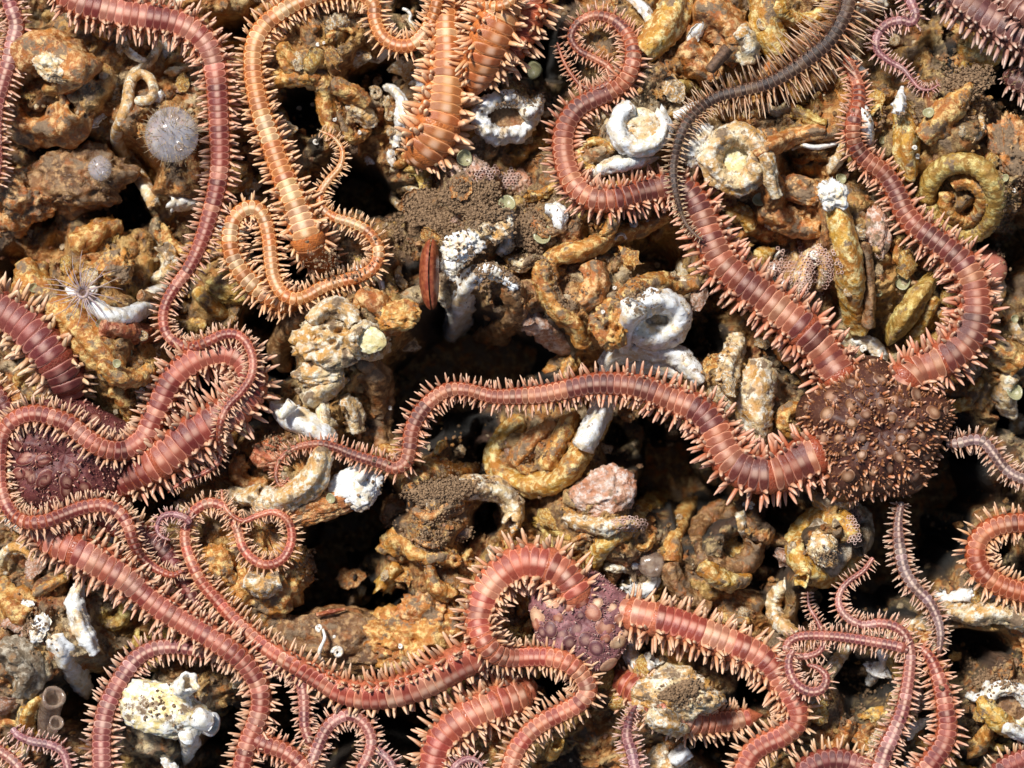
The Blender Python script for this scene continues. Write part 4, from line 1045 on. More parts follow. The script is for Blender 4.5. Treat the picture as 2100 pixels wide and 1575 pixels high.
PAL = {  # plate colours, core, spine, pale mid-stripe strength
    'red':    ([L(196, 112, 92), L(170, 84, 70), L(216, 146, 124), L(148, 66, 58)], L(180, 88, 58), L(214, 150, 116), .6),
    'brick':  ([L(190, 116, 88), L(166, 92, 70), L(206, 136, 104), L(132, 70, 60)], L(178, 84, 54), L(210, 132, 98), .5),
    'wine':   ([L(164, 88, 80), L(140, 68, 66), L(186, 118, 108), L(120, 58, 58)], L(146, 62, 50), L(222, 172, 130), .35),
    'orange': ([L(240, 178, 116), L(230, 152, 88), L(246, 204, 152), L(222, 138, 76)], L(224, 128, 62), L(240, 176, 122), 1.0),
    'coral':  ([L(222, 138, 108), L(204, 108, 84), L(234, 166, 134), L(190, 92, 74)], L(206, 112, 78), L(222, 158, 116), .75),
    'lilac':  ([L(196, 126, 116), L(172, 98, 94), L(212, 158, 152), L(158, 90, 92)], L(178, 98, 80), L(214, 162, 134), .85),
    'mauve':  ([L(180, 124, 128), L(156, 100, 112), L(196, 152, 158)], L(160, 96, 100), L(202, 154, 142), .6),
    'dark':   ([L(84, 64, 52), L(66, 50, 42), L(104, 80, 62)], L(78, 58, 48), L(186, 146, 108), .0),
    'grey':   ([L(156, 130, 128), L(136, 106, 104), L(176, 154, 152)], L(126, 84, 74), L(194, 152, 126), .85),
    'plum':   ([L(138, 92, 88), L(118, 76, 74), L(158, 114, 104)], L(104, 62, 58), L(182, 142, 128), .35),
    'rust':   ([L(200, 104, 62), L(180, 86, 50), L(212, 128, 88)], L(182, 82, 42), L(222, 164, 118), .6),
}

class Star:
    def __init__(s, label, pal, loc=None, arms=()):
        s.pal = pal; s.sp = []; s.pl = []
        s.label = label; s.loc = loc; s.root = None
        for a in arms: s.arm(*a[0:1], **a[1])
        s.finish()
    def ensure(s, p):
        if s.root is None:
            s.root = thing('brittle_star', s.label, 'brittle star', s.loc or tuple(p))
    def arm(s, path, pal=None, dz=0.0, roll=(0.0, 0.0), spl=(1.0,), spw=1.0, nsp=3, mess=.75, zmin=-0.1, label=None, tipz=None):
        pal = PAL[pal or s.pal]
        c = np.array([[wx(p[0]), wy(p[1]), p[2] / 100] for p in path])
        q, st = spline(c, lambda row: (0.07 + 0.165 * row[2]) / 4)
        n = len(q); w = q[:, 2].copy()
        w *= 1.14 + .28 * np.clip((w - .25) / .3, 0, 1)
        w *= np.clip(np.sqrt(np.clip((st + .02) / (.45 * w[0]), 0, 1)), .3, 1)          # rounded start
        seglen = 0.04 + 0.4 * w
        zc = np.zeros(n)
        h0 = hm(q[:, 0], q[:, 1])
        side = np.stack([-np.gradient(q[:, 1]), np.gradient(q[:, 0])], 1); side /= np.linalg.norm(side, axis=1)[:, None] + 1e-9
        for o in (-.3, .3):
            h0 = np.maximum(h0, hm(q[:, 0] - side[:, 0] * o * w * -1, q[:, 1] + side[:, 1] * o * w) - .02)
        # arms lie over what is below, including their own earlier coils (splatted with a lag)
        h = h0.copy(); lag = 0
        base = np.maximum(smooth(h, 14) * .5 + smooth(h, 5) * .5, zmin)
        for i in range(n):
            while st[i] - st[lag] > 2.6 * w[lag] + .15:
                splat([q[lag, 0]], [q[lag, 1]], [base[lag] + .36 * w[lag]], [w[lag] * .5]); lag += 1
            hh = float(hm(q[i, 0], q[i, 1]))
            h[i] = max(h0[i], hh)
        # local maximum, then smooth: no steps
        win = 6
        hx = np.array([h[max(0, i - win):i + win + 1].max() for i in range(n)])
        base = np.maximum(smooth(.6 * hx + .4 * h, 9), zmin)
        dzv = np.interp(np.arange(n) / n, np.linspace(0, 1, len(dz)), dz) if isinstance(dz, tuple) else dz
        zc = smooth(base, 7) + .34 * w + dzv
        k = (H - zc) / H
        C = np.stack([q[:, 0] * k, q[:, 1] * k, zc], 1)
        s.ensure(C[0])
        Lc = np.array(s.root.location)
        T_ = np.gradient(C, axis=0); T_ /= np.linalg.norm(T_, axis=1)[:, None]
        U = np.tile([0, 0, 1.0], (n, 1)); U -= (U * T_).sum(1)[:, None] * T_; U /= np.linalg.norm(U, axis=1)[:, None]
        R_ = np.cross(T_, U)                                   # right-hand side of travel
        ro = np.radians(np.interp(np.arange(n), np.linspace(0, n, len(roll)), roll))[:, None]
        U, R_ = U * np.cos(ro) + R_ * np.sin(ro), R_ * np.cos(ro) - U * np.sin(ro)
        # core: rounded tube with a swelling at every joint
        sides = 16
        th = np.linspace(0, 2 * np.pi, sides, endpoint=False)
        ph = np.arange(n) / 4.0
        bul = .055 * np.cos(2 * np.pi * ph)[:, None] * (np.abs(np.cos(th)) ** 2)[None, :]
        rr = 1 + bul + .04 * noise3(np.stack([np.repeat(ph, sides) * 2, np.tile(np.cos(th) * 2, n), np.tile(np.sin(th) * 2, n)], 1), 3).reshape(n, sides)
        a_, b_ = .42 * w, .36 * w
        P = C[:, None] + (rr * np.cos(th)[None])[..., None] * (a_[:, None] * R_)[:, None] + (rr * np.sin(th)[None])[..., None] * (b_[:, None] * U)[:, None]
        cap0 = np.tile(C[0] - T_[0] * w[0] * .1, (1, sides, 1)); cap1 = np.tile(C[-1] + T_[-1] * w[-1] * .6, (1, sides, 1))
        V = np.concatenate([cap0, P, cap1]).reshape(-1, 3)
        ao = obj('arm', mesh('arm', V - Lc, grid_faces(n + 2, sides), CORE), s.root)
        ao.color = (*jit(pal[1], .04), 1)
        if label: ao['label'] = label
        # plates and spines at every joint
        band = 0; tone = pal[0][0]
        for i in range(2, n - 1, 4):
            wi = w[i]; pit = .07 + .13 * wi
            if random.random() < .5: tone = random.choice(pal[0])
            shade_ = .74 if random.random() < .14 else 1.0           # odd darker plates
            M = Matrix((( T_[i][0], -R_[i][0], U[i][0]), (T_[i][1], -R_[i][1], U[i][1]), (T_[i][2], -R_[i][2], U[i][2]))).to_4x4()
            ce = C[i] + U[i] * b_[i] * .98
            s.pl.append((wi, ao, Vector(ce - Lc), M, (pit * .54, wi * .375, wi * .42), (*jit(tuple(x * shade_ for x in tone), .1), min(1, max(0, pal[3] * (.65 if wi > .45 else 1.0) + random.uniform(-.2, .2))))))
            ln = (.13 + .3 * wi) * float(np.interp(i / n, np.linspace(0, 1, len(spl)), spl)); fat = (.022 + .092 * wi) * spw
            inside = 1.0
            for sd in (-1, 1):
                for kq in range(4 if nsp == 3 and wi > .6 else nsp):
                    e = math.radians((-20, 10, 42, 60)[kq]) + random.gauss(0, .15 * mess)
                    fwd = .12 + mess * (random.gauss(0, .17) + .13 * kq * (1 if (i // 4) % 2 else -1))
                    if random.random() < .03: continue
                    d = sd * R_[i] * math.cos(e) + U[i] * math.sin(e) + T_[i] * fwd
                    d /= np.linalg.norm(d)
                    e2 = math.radians((-30, -5, 16, 34)[kq])
                    p0 = C[i] + sd * R_[i] * a_[i] * math.cos(e2) * .9 + U[i] * b_[i] * math.sin(e2) + T_[i] * pit * random.uniform(-.15, .15)
                    l_ = ln * (.95, 1.0, .8, .62)[kq] * random.choice((1, 1, 1, 1, .7)) * random.uniform(.8, 1.15)
                    up = U[i] - d * (U[i] @ d); up /= np.linalg.norm(up) + 1e-9
                    sv = np.cross(up, d)
                    M = Matrix(((d[0], sv[0], up[0]), (d[1], sv[1], up[1]), (d[2], sv[2], up[2]))).to_4x4()
                    s.sp.append((l_, ao, Vector(p0 - Lc), M, (l_, fat * 4.2, fat * 4.2), (*(x * f for x, f in zip(jit(pal[2], .08), (1.16, 1.22, 1.26))), 1)))
        splat(C[:, 0], C[:, 1], C[:, 2] - .04, w * .48)
        return ao
    def finish(s):
        def inside(p):
            X, Y = p.x + s.root.location.x, p.y + s.root.location.y
            return abs(X) < 10.9 and abs(Y) < 8.3
        for lst, name, ms in ((s.pl, 'arm_plate', [PM]), (s.sp, 'arm_spine', SM)):
            lst.sort(key=lambda t: -(t[0] + (10 if inside(t[2]) else 0)))
            for t in lst[:300]:
                o = obj(name, random.choice(ms), t[1])
                o.matrix_local = Matrix.Translation(t[2]) @ t[3] @ Matrix.Diagonal((*t[4], 1))
                o.color = t[5]
            rest = lst[300:]
            if rest:
                vs, fq4, ft, ct = [], [], [], []
                base = 0
                for t in rest:
                    v0, ff = (pv, pf) if name == 'arm_plate' else random.choice(SV)
                    M = np.array(Matrix.Translation(t[2]) @ t[3] @ Matrix.Diagonal((*t[4], 1)))
                    vs.append(v0 @ M[:3, :3].T + M[:3, 3])
                    c0 = np.array(t[5][:3])
                    if name == 'arm_plate':
                        kk_ = np.concatenate([np.full(14, .6), np.zeros(15)])[:, None]; pc_ = np.array(L(226, 178, 144))
                    else:
                        kk_ = np.clip(v0[:, :1] * 1.2 - .2, 0, 1) * .7; pc_ = np.array(L(222, 190, 158)); c0 = c0 * .86
                    ct.append(c0 * (1 - kk_) + pc_ * kk_)
                    fq4.append(ff[0] + base); ft.append(ff[1] + base); base += len(v0)
                o = obj(name, mesh(name, np.vstack(vs), [np.vstack(fq4), np.vstack(ft)], SMALL, np.vstack(ct)), s.root)
                o['kind'] = 'stuff'



def dome(star, px, py, rx, ry, hz, zc, col, lobes, rot, plates, n_pap, pap_col, pap_len, plate_cols, plate_glow=0.0):
    """the star's disc: domed skin, oval plates and small papillae as its pieces"""
    x, y = par(wx(px), wy(py), zc)
    star.loc = (x, y, zc); star.ensure(None)
    nu, nv_ = 26, 72
    rad = np.linspace(0, 1, nu); th = np.linspace(0, 2 * np.pi, nv_, endpoint=False)
    def surf(r, t):
        lob = 1 + lobes * np.cos(5 * (t - rot)) * np.clip(r, 0, 1) + .04 * np.sin(3 * t + 1)
        X = rx / 100 * r * np.cos(t) * lob; Y = ry / 100 * r * np.sin(t) * lob
        Z = hz * (np.sqrt(np.clip(1 - r ** 2.1, 0, 1)) - .22 * np.exp(-(r / .22) ** 2) + .1 * np.cos(10 * (t - rot)) * np.clip(r * 1.6 - .3, 0, 1) * (1 - r ** 6))
        return np.stack([X, Y, Z], -1)
    rr, tt = np.meshgrid(rad ** .8, th, indexing='ij')
    P = surf(rr, tt)
    nz = noise3(P.reshape(-1, 3) * 9, 4) * .035 + noise3(P.reshape(-1, 3) * 20, 5) * .022
    P = P + nz.reshape(rr.shape)[..., None] * np.array([.3, .3, 1])
    P2 = P[-1:] * [.9, .9, 1] - [0, 0, hz * .7]
    d = obj('disc', mesh('disc', np.concatenate([P, P2]).reshape(-1, 3), grid_faces(nu + 1, nv_), SKIN), star.root)
    d.color = (*col, 1)
    def frame(r, t):
        p = surf(np.array(r), np.array(t)); e = .02
        a = surf(np.array(min(r + e, .999)), np.array(t)) - surf(np.array(r - e), np.array(t)); b = surf(np.array(r), np.array(t + e)) - p
        nn = np.cross(a, b); nn /= np.linalg.norm(nn) + 1e-9
        if nn[2] < 0: nn = -nn
        a = a - nn * (a @ nn); a /= np.linalg.norm(a) + 1e-9
        return p, a, np.cross(nn, a), nn
    used = []
    for (r, t, sx, sy, ci) in plates:
        p, a, b, nn = frame(r, t)
        o = obj('disc_plate', DPM, d)
        M = Matrix(((a[0], b[0], nn[0]), (a[1], b[1], nn[1]), (a[2], b[2], nn[2]))).to_4x4()
        o.matrix_local = Matrix.Translation(Vector(p + nn * .012)) @ M @ Matrix.Diagonal((sx / 88, sy / 88, .13, 1))
        o.color = (*jit(plate_cols[ci], .06), plate_glow)
        used.append((p, max(sx, sy) / 100 * .8))
    k = 0; tries = 0
    spots = []
    while k < n_pap and tries < n_pap * 30:
        tries += 1
        r = math.sqrt(random.uniform(.02, 1)); t = random.uniform(0, 6.283)
        if random.random() > .35 + .65 * (.5 + .5 * math.cos(10 * (t - rot) + 3.14)) and r < .85: continue
        p, a, b, nn = frame(min(r, .97), t)
        if any(np.linalg.norm(p - u) < ur for u, ur in used): continue
        if any(np.linalg.norm(p - u) < .055 for u in spots[-60:]): continue
        spots.append(p)
        nn = nn + np.array([random.gauss(0, .2), random.gauss(0, .2), .0]) + (surf(np.array(min(r, .97)), np.array(t)) * [1, 1, 0]) * .16
        nn /= np.linalg.norm(nn)
        l = pap_len / 100 * random.uniform(.6, 1.25)
        e = Vector(nn).orthogonal().normalized(); g = Vector(nn).cross(e)
        o = obj('papilla', random.choice(SM), d)
        M = Matrix(((nn[0], e.x, g.x), (nn[1], e.y, g.y), (nn[2], e.z, g.z))).to_4x4()
        o.matrix_local = Matrix.Translation(Vector(p - nn * .02)) @ M @ Matrix.Diagonal((l, l * 2.0, l * 2.0, 1))
        o.color = (*jit(pap_col, .12), 1)
        k += 1
    gv, gf, gb = [], [], 0
    v0, ff = SV[3]
    for q in range(1100):
        r = math.sqrt(random.uniform(.01, .96)); t = random.uniform(0, 6.283)
        p, a, b, nn = frame(min(r, .975), t)
        if any(np.linalg.norm(p - u) < ur * .9 for u, ur in used): continue
        l = random.uniform(.03, .055) if random.random() < .6 or pap_len < 13 else random.uniform(.08, .13)
        M = np.stack([nn * l, a * l * 2.6, b * l * 2.6], 1)
        gv.append(v0 @ M.T + p - nn * min(l, .06) * .4); gf.append([x + gb for x in ff]); gb += len(v0)
    g_ = obj('granule', mesh('granule', np.vstack(gv), [np.vstack([x[0] for x in gf]), np.vstack([x[1] for x in gf])], SMALL, np.tile(np.array(jit(tuple(.6 * x + .4 * y for x, y in zip(col, pap_col)), 0)), (gb, 1))), d)
    g_['kind'] = 'stuff'
    for a in np.linspace(0, 6.28, 14):
        for f_ in (.0, .35, .65):
            splat([x + rx / 100 * f_ * math.cos(a)], [y + ry / 100 * f_ * math.sin(a)], [zc + hz * .75 - .35], [.4])

def star(label, pal, arms, **kw):
    return Star(label, pal, None, [(p, k) for p, k in arms])

def star_disc(label, pal, arms, disc, over=()):
    s = Star.__new__(Star)
    s.pal = pal; s.sp = []; s.pl = []; s.label = label; s.loc = None; s.root = None
    dome(s, *disc)
    for p, k in arms: s.arm(p, **k)
    s.finish()
    return s

# deepest arms first, each later one lies over the ones before
star('orange brittle star with two thick arms at the top centre, behind the others', 'rust', [
    ([(1100,-40,58),(1086,20,60),(1066,70,58),(1036,115,52),(1000,140,36)], dict(roll=(20,20))),
    ([(1044,-40,66),(1026,20,70),(1004,80,72),(984,135,66),(972,175,48)], dict(roll=(-20,-20), pal='orange'))], )
star('thin orange arm arched along the top edge', 'orange', [([(955,-30,22),(970,-4,24),(992,10,24),(1018,13,24),(1042,6,23),(1062,-16,22)], dict(dz=.1))])
star('plum coloured brittle star in the top right corner', 'plum', [
    ([(1930,-40,50),(1968,0,56),(2012,32,60),(2060,58,64),(2130,96,64)], dict(roll=(-15,-15), dz=.3)),
    ([(2030,-30,40),(2070,5,48),(2130,40,50)], dict(dz=.1)),
    ([(2062,150,36),(2085,165,40),(2130,185,44)], dict(dz=.1))])
star('dull red arm almost hidden along the bottom right edge', 'wine', [([(1630,1600,40),(1668,1566,42),(1718,1556,42),(1772,1572,40),(1820,1600,38)], dict())])
star('arm tip in the lower right corner', 'wine', [([(2030,1600,36),(2060,1572,38),(2095,1556,38),(2130,1545,36)], dict())])
star('brittle star at the left edge above the disc, mostly out of frame', 'wine', [([(-40,780,40),(-8,808,38),(12,838,34),(14,868,30),(-6,900,26)], dict())])
star('deep red arm lying low at the bottom between paler ones', 'red', [([(500,1500,36),(540,1524,38),(590,1544,36),(640,1590,34)], dict())])
star('pink arm rising from the bottom edge and passing under the thick red arm', 'lilac', [([(212,1600,40),(210,1545,40),(210,1506,40),(218,1458,39),(236,1416,38),(257,1380,37),(279,1352,36),(310,1332,34),(350,1326,32),(400,1332,30),(470,1350,28),(530,1368,27),(565,1362,27),(592,1368,27),(612,1388,27),(622,1417,27),(624,1452,26),(625,1488,24),(634,1520,22)], dict())])
star('small purple arm curling at the lower left corner', 'mauve', [([(26,1494,14),(38,1508,18),(66,1520,20),(103,1527,20),(130,1544,20),(144,1590,20)], dict())])
star('orange pink arm cut off by the lower left corner', 'lilac', [([(-20,1528,22),(4,1542,24),(30,1562,24),(56,1595,24)], dict())])
star('thin purple arm at the bottom right of the small pink loop', 'mauve', [([(752,1528,12),(776,1540,17),(800,1562,18),(815,1600,18)], dict())])
star('pink arm making a small loop at the bottom edge', 'lilac', [([(622,1610,26),(636,1572,27),(650,1535,28),(668,1497,28),(691,1474,28),(719,1466,27),(746,1482,27),(761,1512,26),(756,1546,25),(735,1585,24)], dict(pal='lilac'))])

LP = [(random.uniform(.25, .9), random.uniform(0, 6.283), random.uniform(14, 20), random.uniform(11, 15), random.randrange(3)) for _ in range(26)]
LW = star_disc('wine red brittle star at the left whose long arm loops over its own disc', 'wine', [
    ([(330,1190,30),(360,1160,36)][:0] or [(180,1020,40),(228,1070,46),(268,1088,46),(302,1106,46),(336,1130,42),(372,1180,38),(400,1240,32),(430,1300,26)], dict(pal='wine', dz=-.25, label='dull red arm lying low under the lilac one')),
    ([(150,822,74),(136,778,74),(114,741,73),(85,702,73),(53,670,72),(18,645,70),(-30,622,68)], dict(dz=(-.5,) + (0.0,) * 3, label='thick dusky arm running to the left edge')),
    ([(52,1050,50),(72,1068,56),(92,1088,58),(118,1112,60),(149,1125,60),(185,1143,61),(228,1168,60),(263,1189,54),(295,1218,50),(338,1250,50),(384,1278,48),(427,1303,46),(469,1331,44),(505,1363,42),(530,1403,41),(535,1442,40),(526,1481,40),(508,1525,39),(490,1600,38)], dict(pal='red', dz=(-.7,) + (0.0,) * 7, label='thick red arm sweeping to the bottom edge')),
    ([(205,1000,50),(240,990,58),(270,976,62),(300,962,66),(341,937,68),(391,894,66),(437,865,64),(490,832,60),(516,785,56),(500,740,52),(462,722,50),(420,730,50),(377,755,50),(348,787,48),(331,823,47),(313,862,45),(295,898,43),(256,922,41),(213,919,40),(178,898,39),(142,869,38),(107,855,37),(71,848,36),(36,857,35),(11,882,33),(2,918,31),(0,965,30),(5,1010,30),(22,1048,30),(53,1070,30),(92,1069,31),(132,1055,31),(171,1041,31),(213,1036,30),(245,1051,29),(263,1077,28),(274,1111,26),(292,1143,24),(320,1166,20),(352,1179,15),(372,1172,9)], dict(pal='red', dz=(-.9, -.15) + (.05,) * 14, label='longest arm, folded back over the disc'))],
    (140, 930, 138, 118, .62, -.25, L(104, 52, 50), .05, .3, LP, 240, L(190, 128, 110), 11, [L(132, 60, 54), L(116, 54, 50), L(150, 84, 76)]))
star('purple tip curled into a tiny hook beside the lilac arm', 'mauve', [([(390,1072,18),(377,1060,15),(352,1054,14),(331,1061,12),(322,1083,10),(331,1100,8),(350,1108,4)], dict(zmin=.2))])

BP = []
for cx_, cy_, sx, sy, ci in [(170,690,14,17,2),(350,620,11,15,1),(490,660,13,16,1),(560,750,16,15,1),(630,710,10,10,1),(650,860,13,14,2),(590,1000,14,16,2),(510,880,14,12,0),(400,765,15,13,0),(310,800,12,12,0),(230,770,12,14,0),(450,830,13,13,0),(360,840,12,12,0),(260,600,16,12,2),(520,600,10,9,2),(680,790,9,9,2),(420,680,8,8,0),(290,700,9,9,1),(570,830,9,9,1),(180,790,10,10,0),(120,740,10,12,1),(600,640,9,9,2)]:
    dx = (1040 + cx_ * .3556 - 1195) / 112; dy = -(1015 + cy_ * .3556 - 1275) / 112
    BP.append((min(.93, math.hypot(dx, dy)), math.atan2(dy, dx), sx * 1.15, sy * 1.15, ci))
star_disc('pink brittle star with a purple plated disc at the bottom centre', 'coral', [
    ([(1262,1385,56),(1300,1410,56),(1350,1445,52),(1420,1480,48),(1490,1478,44),(1540,1470,36)], dict(dz=(-1.1, -.75, -.75, -.8), label='short arm hidden by the silty shell lump')),
    ([(1090,1400,62),(1064,1424,62),(1018,1442,62),(964,1467,60),(918,1502,58),(897,1538,56),(884,1600,54)], dict(dz=(-.8,-.35,-.1,-.1,-.1), roll=(0, 15), label='thick arm going down to the bottom edge')),
    ([(1010,1325,62),(975,1342,62),(936,1360,62),(893,1385,61),(847,1406,59),(797,1420,56),(748,1424,53),(701,1415,49),(666,1395,45),(623,1371,41),(584,1349,38),(541,1321,36),(491,1278,33),(448,1232,30),(412,1189,28),(388,1139,26),(380,1097,25),(391,1058,24),(420,1034,24),(448,1034,23),(473,1054,22),(487,1086,22),(498,1122,22),(519,1147,22),(548,1158,22),(580,1146,22),(598,1110,21),(592,1070,19),(563,1050,16),(530,1057,14),(498,1068,12),(470,1051,10),(457,1026,7),(455,1006,4)], dict(roll=(-38,-30,-8,0,0,0), pal='coral', label='long arm turning lilac toward its coiled tip')),
    ([(1262,1254,50),(1288,1258,58),(1332,1268,60),(1374,1278,60),(1417,1292,59),(1460,1308,58),(1502,1324,56),(1542,1340,54),(1574,1364,52),(1598,1396,50),(1620,1430,48),(1632,1458,47),(1628,1486,45),(1602,1508,44),(1568,1524,43),(1538,1548,42),(1515,1600,40)], dict(roll=(-22,-22,-10,0), dz=(-.35,) + (0.0,) * 8, label='thick arm bending round to the lower right')),
    ([(1196,1246,50),(1178,1210,60),(1150,1174,64),(1111,1155,64),(1068,1154,63),(1030,1176,60),(1002,1206,57),(988,1239,54),(982,1278,50),(993,1314,46),(1018,1339,43),(1053,1347,41),(1090,1346,40),(1124,1347,40),(1160,1357,40),(1190,1381,39),(1204,1413,39),(1186,1442,39),(1147,1463,38),(1108,1484,38),(1076,1513,38),(1054,1548,38),(1040,1600,37)], dict(roll=(8, 0, 0), dz=(-.4,) + (0.0,) * 9, label='curled arm that hides the left of the disc'))],
    (1195, 1275, 112, 106, .5, -.1, L(150, 98, 98), .06, .2, BP, 260, L(160, 116, 118), 8, [L(132, 84, 90), L(200, 132, 106), L(244, 200, 166)]))

star('pale purple arm rising from the bottom edge right of centre', 'mauve', [([(1306,1600,24),(1296,1545,26),(1286,1512,25),(1288,1486,20),(1296,1462,12),(1304,1448,6)], dict())])
star('tiny curled purple tip at the bottom edge', 'mauve', [([(920,1600,16),(932,1574,17),(948,1560,16),(966,1556,14),(984,1566,11),(988,1580,6)], dict(zmin=.3))])
star('long slender red arm winding down from the top left corner', 'red', [([(110,-30,54),(160,2,54),(213,18,54),(267,30,53),(313,37,52),(356,45,51),(395,62,50),(422,87,48),(437,121,46),(444,160,44),(448,206,43),(450,256,42),(452,306,41),(451,348,40),(443,398,38),(431,441,36),(419,480,34),(402,523,31),(384,556,29),(360,588,27),(342,620,25),(335,652,24),(342,684,24),(363,704,24),(393,712,25),(427,700,24),(459,686,23),(487,687,22),(508,706,21),(519,738,20),(515,773,20),(494,805,19),(470,830,18),(455,858,17),(450,894,16),(452,926,15),(444,951,14),(420,969,12),(384,983,10),(360,998,7),(345,1010,4)], dict(dz=.05))])
star('pink arm along the left edge near the top', 'lilac', [([(14,-30,30),(20,5,32),(34,50,33),(28,85,34),(20,124,34),(6,171,34),(-6,215,34),(-10,270,33),(-8,330,31),(-16,390,28)], dict())])
star('thick orange arm hanging down at the top with its spines fanned out', 'orange', [([(840,326,62),(866,310,74),(888,281,78),(903,242,76),(909,203,70),(914,160,64),(916,117,57),(915,71,50),(914,20,42),(914,-40,38)], dict(roll=(18,14,0,0), spw=1.25, dz=(-.3,0,0,0,0,0)))])
star('orange brittle star of the tall arch and the wavy lower arm, its disc hidden', 'orange', [
    ([(668,556,40),(656,530,54),(637,505,62),(616,446,52),(592,386,46),(570,331,43),(552,277,41),(535,228,40),(524,178,39),(519,130,38),(524,86,38),(546,50,37),(584,21,36),(625,0,35),(680,-14,33),(735,-12,31),(765,8,30),(769,39,30),(783,74,30),(812,93,30),(844,92,30),(868,71,29),(886,39,28),(896,5,27),(905,-40,26)], dict(dz=(-1.5,-.1) + (0.0,) * 16, label='tall arm arching over the top edge')),
    ([(610,628,44),(560,610,42),(524,588,40),(497,560,38),(478,525,36),(472,490,35),(479,452,34),(502,430,33),(526,428,32),(543,450,32),(552,490,31),(556,533,31),(562,570,30),(580,602,30),(604,613,30),(632,606,29),(660,590,29),(692,578,28),(732,568,28),(763,552,27),(776,526,27),(772,498,26),(751,472,24),(719,456,23),(686,446,21),(662,428,20),(656,400,18),(674,370,17),(697,342,14),(702,309,11),(684,282,8),(656,268,4)], dict(dz=(-.6,-.2) + (0.0,) * 12, label='wavy lower arm ending in a purple tip'))])

RP = []
for k5 in range(5):
    a0 = .96 + k5 * 1.2566
    for dr, da, s_ in ((.8, -.22, 15), (.8, .22, 15), (.55, -.2, 12), (.55, .2, 12), (.72, .62, 14), (.42, .6, 11), (.28, 0, 10), (.9, .62, 10)):
        RP.append((dr + random.uniform(-.04, .04), a0 + da + random.uniform(-.05, .05), s_ * random.uniform(.9, 1.2), s_ * random.uniform(.8, 1.05), random.randrange(3)))
star_disc('large brick red brittle star with a warty disc at the right', 'brick', [
    ([(1742,806,60),(1722,772,68),(1704,748,70),(1682,714,70),(1643,672,68),(1604,640,66),(1561,606,64),(1520,576,62),(1481,540,60),(1456,491,57),(1438,440,54),(1415,400,51),(1381,380,49),(1342,388,48),(1307,396,47),(1260,408,47),(1218,408,46),(1183,385,45),(1164,348,44),(1155,302,43),(1162,256,42),(1186,222,40),(1218,204,39),(1254,188,37),(1285,160,36),(1299,117,34),(1289,75,30),(1260,43,26),(1221,32,23),(1187,46,19),(1171,75,17),(1187,103,16),(1221,121,17),(1249,139,16),(1253,163,14),(1228,181,12),(1196,178,10),(1172,153,8),(1154,121,6),(1143,88,4)], dict(dz=(-.5,) + (0.0,) * 14, label='upper left arm ending in a spiral')),
    ([(1836,806,56),(1852,784,62),(1874,762,64),(1910,748,64),(1944,732,63),(1971,710,62),(1991,680,61),(1999,645,60),(1999,610,58),(1992,576,56),(1972,540,54),(1942,512,51),(1910,488,48),(1878,464,45),(1854,434,43),(1842,405,41),(1828,378,40),(1808,352,39),(1783,334,38),(1761,312,36),(1749,284,34),(1750,249,33),(1759,217,31),(1760,183,29),(1751,153,27),(1738,125,24)], dict(dz=(-.5,) + (0.0,) * 9, label='upper right arm running under the dark bristly one')),
    ([(1712,915,62),(1690,925,72),(1650,940,72),(1610,960,71),(1573,972,70),(1538,968,68),(1504,950,65),(1482,919,62),(1464,880,59),(1442,850,56),(1410,831,53),(1374,818,50),(1335,802,48),(1296,791,46),(1253,787,44),(1211,788,42),(1164,798,40),(1111,809,38),(1058,813,35),(1010,813,31),(960,800,29),(920,800,31),(886,820,32),(861,848,33),(845,883,33),(840,919,32),(832,948,30),(810,960,28),(783,950,26),(748,940,24),(716,929,22),(690,918,20),(660,911,18),(630,912,17),(598,922,14),(574,944,12),(566,974,9),(575,996,7),(592,980,4)], dict(zmin=.15, dz=(-.5,) + (0.0,) * 14, label='long left arm reaching the middle'))],
    (1790, 884, 152, 146, 1.35, -.15, L(78, 43, 27), .09, 1.59, RP, 300, L(212, 140, 92), 15, [L(150, 106, 78), L(128, 90, 68), L(160, 116, 82)]))

star('purple arm tip winding in the upper right', 'mauve', [([(1850,-30,22),(1868,6,23),(1877,32,22),(1868,46,21),(1846,42,20),(1818,50,20),(1798,74,19),(1799,103,17),(1821,124,15),(1851,141,12),(1870,164,9),(1886,181,7),(1906,184,5),(1926,173,3)], dict(dz=.1))])
star('dark grey brown arm with long straw coloured bristles in the upper right', 'dark', [([(1750,-50,36),(1742,-10,35),(1736,21,34),(1720,57,33),(1699,87,32),(1672,111,34),(1640,135,33),(1604,158,31),(1568,175,30),(1516,188,28),(1474,199,27),(1439,220,25),(1413,246,24),(1396,278,23),(1386,313,21),(1381,348,20),(1384,384,17),(1392,420,14),(1403,452,10),(1420,476,7),(1443,494,3)], dict(spl=(2.7, 2.6, 2.1, 1.2, .8, .6), spw=.72, nsp=4, mess=.35, dz=.14))])
star('pale grey arm with a lilac stripe at the right edge', 'grey', [([(1942,910,18),(1966,908,25),(1992,902,26),(2016,906,26),(2038,932,26),(2059,960,26),(2086,978,26),(2130,990,26)], dict(dz=.1))])
star('rust arm curled in a U at the right edge', 'rust', [([(2140,1072,40),(2102,1072,40),(2066,1074,40),(2031,1084,40),(2007,1106,40),(2000,1137,41),(2010,1168,42),(2038,1192,42),(2073,1208,42),(2140,1224,42)], dict(dz=.15))])
star('grey lilac arm coming down out of the dark at the lower right', 'grey', [([(1848,1030,16),(1842,1068,20),(1842,1100,26),(1846,1132,28),(1854,1168,28),(1874,1202,27),(1902,1230,26),(1920,1264,24),(1928,1299,20),(1925,1338,13)], dict())])
